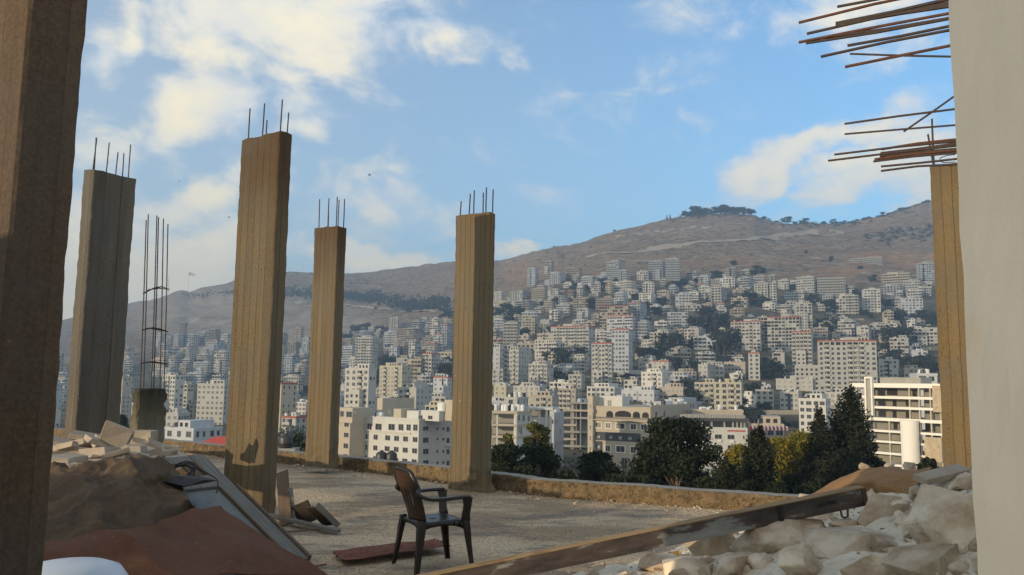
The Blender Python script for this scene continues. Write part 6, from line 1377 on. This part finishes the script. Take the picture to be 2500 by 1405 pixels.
def cb_(nm, mb, m=M_chair, smooth=True, sub=0, thick=0):
    o = mb.build(nm, m, rt, origin=(cc.x, cc.y, 0), smooth=smooth)
    if thick: md = o.modifiers.new('t', 'SOLIDIFY'); md.thickness = thick; md.offset = 0
    if sub: md = o.modifiers.new('s', 'SUBSURF'); md.levels = sub; md.render_levels = sub
    return o
mb = MB(); N_ = 14
for i in range(N_ + 1):
    for j in range(N_ + 1):
        u = i / N_ * 2 - 1; v = j / N_ * 2 - 1; e = (abs(u) ** 6 + abs(v) ** 6) ** (1 / 6) or 1; x = u * .225 * (1 + .04 * v); y = v * .215
        mb.v.append(L2(x, y, .425 + .008 * v - .012 * (1 - u * u) * (1 - v * v) - .03 * max(0, e - .9) * 5 * (.4 if v < 0 else 1)))
for i in range(N_):
    for j in range(N_): k = i * (N_ + 1) + j; mb.f.append([k, k + N_ + 1, k + N_ + 2, k + 1]); mb.m.append(0)
cb_('seat', mb, thick=.014)
mb = MB()          # apron under the seat
for (x0, y0, x1, y1) in ((-.225, -.21, -.235, .21), (.225, -.21, .235, .21), (-.235, .212, .235, .212), (-.22, -.212, .22, -.212)):
    for k in range(8):
        t0, t1 = k / 8, (k + 1) / 8; h0 = .03 + .05 * abs(t0 * 2 - 1) ** 3; h1 = .03 + .05 * abs(t1 * 2 - 1) ** 3
        mb.quad(L2(lerp(x0, x1, t0), lerp(y0, y1, t0), .422), L2(lerp(x0, x1, t1), lerp(y0, y1, t1), .422), L2(lerp(x0, x1, t1), lerp(y0, y1, t1), .422 - h1), L2(lerp(x0, x1, t0), lerp(y0, y1, t0), .422 - h0))
cb_('apron', mb, thick=.012)
def leg(x, y, xt, yt, front):
    mb = MB(); pts = [(xt, yt, .44), (lerp(xt, x, .12), lerp(yt, y, .12), .37), (lerp(xt, x, .45), lerp(yt, y, .45), .22), (x, y, .0)]; wd = [.034, .036, .028, .020]; vs = []
    sx = 1 if x > 0 else -1; sy = 1 if y > 0 else -1
    for (px_, py_, pz), w in zip(pts, wd):      # L-shaped section open to the inside
        for dx, dy in ((1, 1), (1, -1), (.55, -1), (.55, .55), (-1, .55), (-1, 1)): vs.append(L2(px_ + dx * sx * w * .9, py_ + dy * sy * w * .9, pz))
    fs = []
    for k in range(3):
        for q in range(6): a_ = k * 6 + q; b_2 = k * 6 + (q + 1) % 6; fs.append((a_, b_2, b_2 + 6, a_ + 6))
    fs += [tuple(range(6)), tuple(range(18, 24))]; mb.add(vs, fs); cb_('leg', mb, smooth=False)
leg(-.27, -.255, -.21, -.195, 0); leg(.27, -.255, .21, -.195, 0); leg(-.265, .265, -.235, .20, 1); leg(.265, .265, .235, .20, 1)
mb = MB(); NU, NV = 16, 20          # curved back shell with an arched head
def bw(v): return .195 + .04 * math.sin(min(1, v / .62) * math.pi / 2) if v < .62 else .235 * math.sqrt(max(0, 1 - ((v - .62) / .40) ** 2.4))
def bp_(u, v): return L2(u * bw(v), -.205 - .15 * v ** 1.2 + .055 * u * u * (1 - .3 * v), .43 + .455 * v)
holes = {(i, j) for i in (4, 6, 9, 11) for j in (6, 7, 8, 9, 10, 11)} 
for i in range(NU + 1):
    for j in range(NV + 1): mb.v.append(bp_(i / NU * 2 - 1, j / NV))
for i in range(NU):
    for j in range(NV):
        if (i, j) in holes: continue
        k = i * (NV + 1) + j; mb.f.append([k, k + 1, k + NV + 2, k + NV + 1]); mb.m.append(0)
cb_('backrest', mb, M_chairb, thick=.012)
for sx in (-1, 1):
    mb = MB(); pts = [bp_(0.02 * sx, .985)] + [bp_(sx * .99, v) for v in (.93, .84, .74, .62)] + [L2(sx * .262, -.245, .665), L2(sx * .285, -.16, .632), L2(sx * .292, -.03, .628), L2(sx * .288, .10, .634), L2(sx * .28, .215, .636)]
    sp_ = spline(pts, 5); q = len(sp_); vs = []; prev = None
    for i, p in enumerate(sp_):      # flat strap section, wide on the arm
        t = (sp_[min(i + 1, q - 1)] - sp_[max(i - 1, 0)]).normalized(); arm = min(1, max(0, (i / q - .45) * 4)); outw = (rg * sx * 1.0); outw = (outw - t * outw.dot(t)).normalized(); nn = t.cross(outw)
        wv = lerp(.020, .030, arm); th = lerp(.016, .012, arm)
        for a_, b_2 in ((-1, -1), (1, -1), (1.15, 0), (1, 1), (-1, 1), (-1.1, 0)): vs.append(p + outw * a_ * wv + nn * b_2 * th)
    mb.add(vs, [(k * 6 + r_, k * 6 + (r_ + 1) % 6, (k + 1) * 6 + (r_ + 1) % 6, (k + 1) * 6 + r_) for k in range(q - 1) for r_ in range(6)] + [tuple(range(6)), tuple((q - 1) * 6 + r_ for r_ in range(6))]); cb_('armrest', mb)
    mb = MB(); pts = [(sx * .28, .20, .63), (sx * .272, .205, .56), (sx * .255, .20, .48), (sx * .24, .205, .42)]; vs = []
    for k, (x, y, z) in enumerate(pts):
        hw_ = (.045, .034, .034, .042)[k]
        for dx, dy in ((-.012, -1), (.012, -1), (.012, 1), (-.012, 1)): vs.append(L2(x + dx, y + dy * hw_, z))
    mb.add(vs, [(k * 4 + r_, k * 4 + (r_ + 1) % 4, (k + 1) * 4 + (r_ + 1) % 4, (k + 1) * 4 + r_) for k in range(3) for r_ in range(4)] + [(3, 2, 1, 0), (12, 13, 14, 15)]); cb_('arm_support', mb, smooth=False)
# ------------- steel beam across the foreground
BLEN = (P(2116, 1212, 6.35) - G(1020, 1436, .06)).length
def beam_mat():
    m, nt, b = new_mat('scuffed painted steel'); N = nt.nodes.new; L = nt.links.new; b.inputs['Roughness'].default_value = .7
    tc = N('ShaderNodeTexCoord'); mp = N('ShaderNodeMapping'); mp.inputs['Scale'].default_value = (1.1, 2.5, 4); L(tc.outputs['Object'], mp.inputs[0])
    n = N('ShaderNodeTexNoise'); n.inputs['Scale'].default_value = 2.3; n.inputs['Detail'].default_value = 9; n.inputs['Roughness'].default_value = .68; L(mp.outputs[0], n.inputs['Vector'])
    sp = N('ShaderNodeSeparateXYZ'); L(tc.outputs['Object'], sp.inputs[0])
    g = N('ShaderNodeMapRange'); g.interpolation_type = 'SMOOTHSTEP'; g.inputs['From Min'].default_value = BLEN * .48; g.inputs['From Max'].default_value = BLEN * .54; L(sp.outputs[0], g.inputs['Value'])
    g2 = N('ShaderNodeMapRange'); g2.interpolation_type = 'SMOOTHSTEP'; g2.inputs['From Min'].default_value = BLEN * .76; g2.inputs['From Max'].default_value = BLEN * .70; L(sp.outputs[0], g2.inputs['Value'])
    w = N('ShaderNodeMath'); w.operation = 'MULTIPLY'; L(g.outputs[0], w.inputs[0]); L(g2.outputs[0], w.inputs[1])
    s = N('ShaderNodeMath'); s.operation = 'MULTIPLY_ADD'; L(w.outputs[0], s.inputs[0]); s.inputs[1].default_value = .15; L(n.outputs['Fac'], s.inputs[2])
    cr_ = N('ShaderNodeValToRGB'); e = cr_.color_ramp.elements; e[0].position = .42; e[0].color = (.035, .028, .025, 1); e[1].position = .60; e[1].color = (.09, .065, .055, 1)
    x = e.new(.645); x.color = (.22, .22, .205, 1); x = e.new(.9); x.color = (.33, .33, .30, 1); L(s.outputs[0], cr_.inputs[0]); L(cr_.outputs[0], b.inputs['Base Color'])
    bp = N('ShaderNodeBump'); bp.inputs['Strength'].default_value = .5; bp.inputs['Distance'].default_value = .004; L(n.outputs['Fac'], bp.inputs['Height']); L(bp.outputs[0], b.inputs['Normal']); return m
M_beam = beam_mat(); M_flange = mat('warm-lit ochre steel', (.22, .145, .07), (.34, .23, .12), scale=5, bump=.3, speck=(.12, .06, .03), speckscale=9, stretch=(.4, 1, 1))  # ochre of the top flange stands in for warm sunlight on it
M_rustd = mat('dark rusty steel', (.06, .035, .025), (.15, .085, .05), scale=7, bump=.4)
A = G(1020, 1436, .06); Bp = P(2116, 1212, 6.35); d = (Bp - A); BL = d.length; d.normalize(); back = Vector((-d.y, d.x, 0)).normalized(); back = back if back.y > 0 else -back; upv = d.cross(back); upv = upv if upv.z > 0 else -upv
rt = empty('steel_beam', A, 'long scuffed steel beam resting on the rocks, worn white and black face', 'beam')
def bb(nm, u0, u1, v0, v1, z0, z1, m, bev=.003):
    mb = MB(); mb.box(u0, u1, v0, v1, z0, z1); ob = mb.build(nm, m, bevel=bev); M4 = Matrix((d, back, upv)).transposed().to_4x4(); ob.parent = rt; ob.matrix_local = M4; return ob
hb = .068
bb('web', 0, BL, 0, .012, -hb, hb - .006, M_beam); bb('flange', -.01, BL, -.006, .105, hb - .006, hb + .004, M_flange, .002); bb('flange', 0, BL, .013, .10, -hb, -hb + .01, M_rustd, .002)
us = BL * .795; bb('strap', us, us + .035, -.014, -.001, -hb - .006, hb - .008, M_blk); bb('strap', BL - .03, BL, -.012, -.001, -hb - .01, hb - .007, M_rustd)
bb('bolt_plate', BL * .885, BL * .905, -.006, -.001, -.01, .015, M_blk); bb('bolt_plate', BL * .905 + .01, BL * .93, -.006, -.001, -.005, .02, M_blk)
mb = MB(); c = A + d * (BL * .935) - upv * hb; mb.tube([c, c - upv * .04, c - upv * .055 + d * .02, c - upv * .05 + d * .045, c + d * .055], .008, 6); mb.build('hook', M_rustd, rt)
tag(bar('bracket', G(1752, 1334, .225), G(1803, 1319, .25), .03, .028, M_blk, 'small black metal bracket lying under the beam', 'bracket'))
mb = MB(); a, b, c = G(1634, 1352, .14), G(1658, 1348, .14), G(1660, 1368, .10); mb.add([a, b, c, a + Vector((.0, .01, .01)), b + Vector((0, .01, .01)), c + Vector((0, .01, .01))], [(0, 2, 1), (3, 4, 5), (0, 1, 4, 3), (1, 2, 5, 4), (2, 0, 3, 5)])
tag(mb.build('plastic_scrap', mat('orange-yellow plastic', (.55, .27, .03))), 'small triangular orange-yellow scrap under the beam', 'scrap')
# brown cloth over the crest of the rock pile
cl = [[(1955,1222,.40),(2060,1172,.66),(2130,1147,.80),(2200,1150,.82),(2275,1150,.84)], [(1980,1222,.46),(2085,1184,.70),(2140,1168,.79),(2200,1166,.81),(2262,1160,.84)], [(2010,1222,.48),(2110,1200,.66),(2150,1190,.74),(2200,1186,.77),(2250,1172,.82)], [(2030,1226,.46),(2118,1222,.60),(2160,1212,.67),(2200,1210,.70),(2228,1196,.76)]]
o = patch('brown_cloth', cl, mat('sunlit brown sacking', (.20, .105, .04), (.34, .19, .08), scale=4, bump=.8, bscale=120, bd=.004), 16, lambda p, u, v: Vector((0, 0, .035 * ridge(Vector((p.x, p.y * .5, 0)), 3.0, 2) + .01 * nz3(p, 12, 2))), thick=.006)
tag(o, 'orange-brown sacking draped over the crest of the rock pile behind the beam end', 'cloth')
bar('stone_plank', G(2246, 1172, .86), G(2352, 1146, .92), .12, .05, M_slab, 'long pale stone plank on the crest right of the brown cloth', 'stone plank', Vector((0, 1, .3)))
# ---------------------------------------------------------------- haze
HZ = 2.7e-4
mb = MB(); mb.box(-5200, 5200, -300, 4300, -60, 560)
m = bpy.data.materials.new('haze'); m.use_nodes = True; nt = m.node_tree; nt.nodes.clear()
pv = nt.nodes.new('ShaderNodeVolumePrincipled'); pv.inputs['Density'].default_value = HZ; pv.inputs['Color'].default_value = (.50, .72, 1.0, 1); pv.inputs['Anisotropy'].default_value = .2
mo = nt.nodes.new('ShaderNodeOutputMaterial'); nt.links.new(pv.outputs[0], mo.inputs['Volume'])
hz = mb.build('haze', m); tag(hz, kind='stuff')
hz.display_type = 'WIRE'
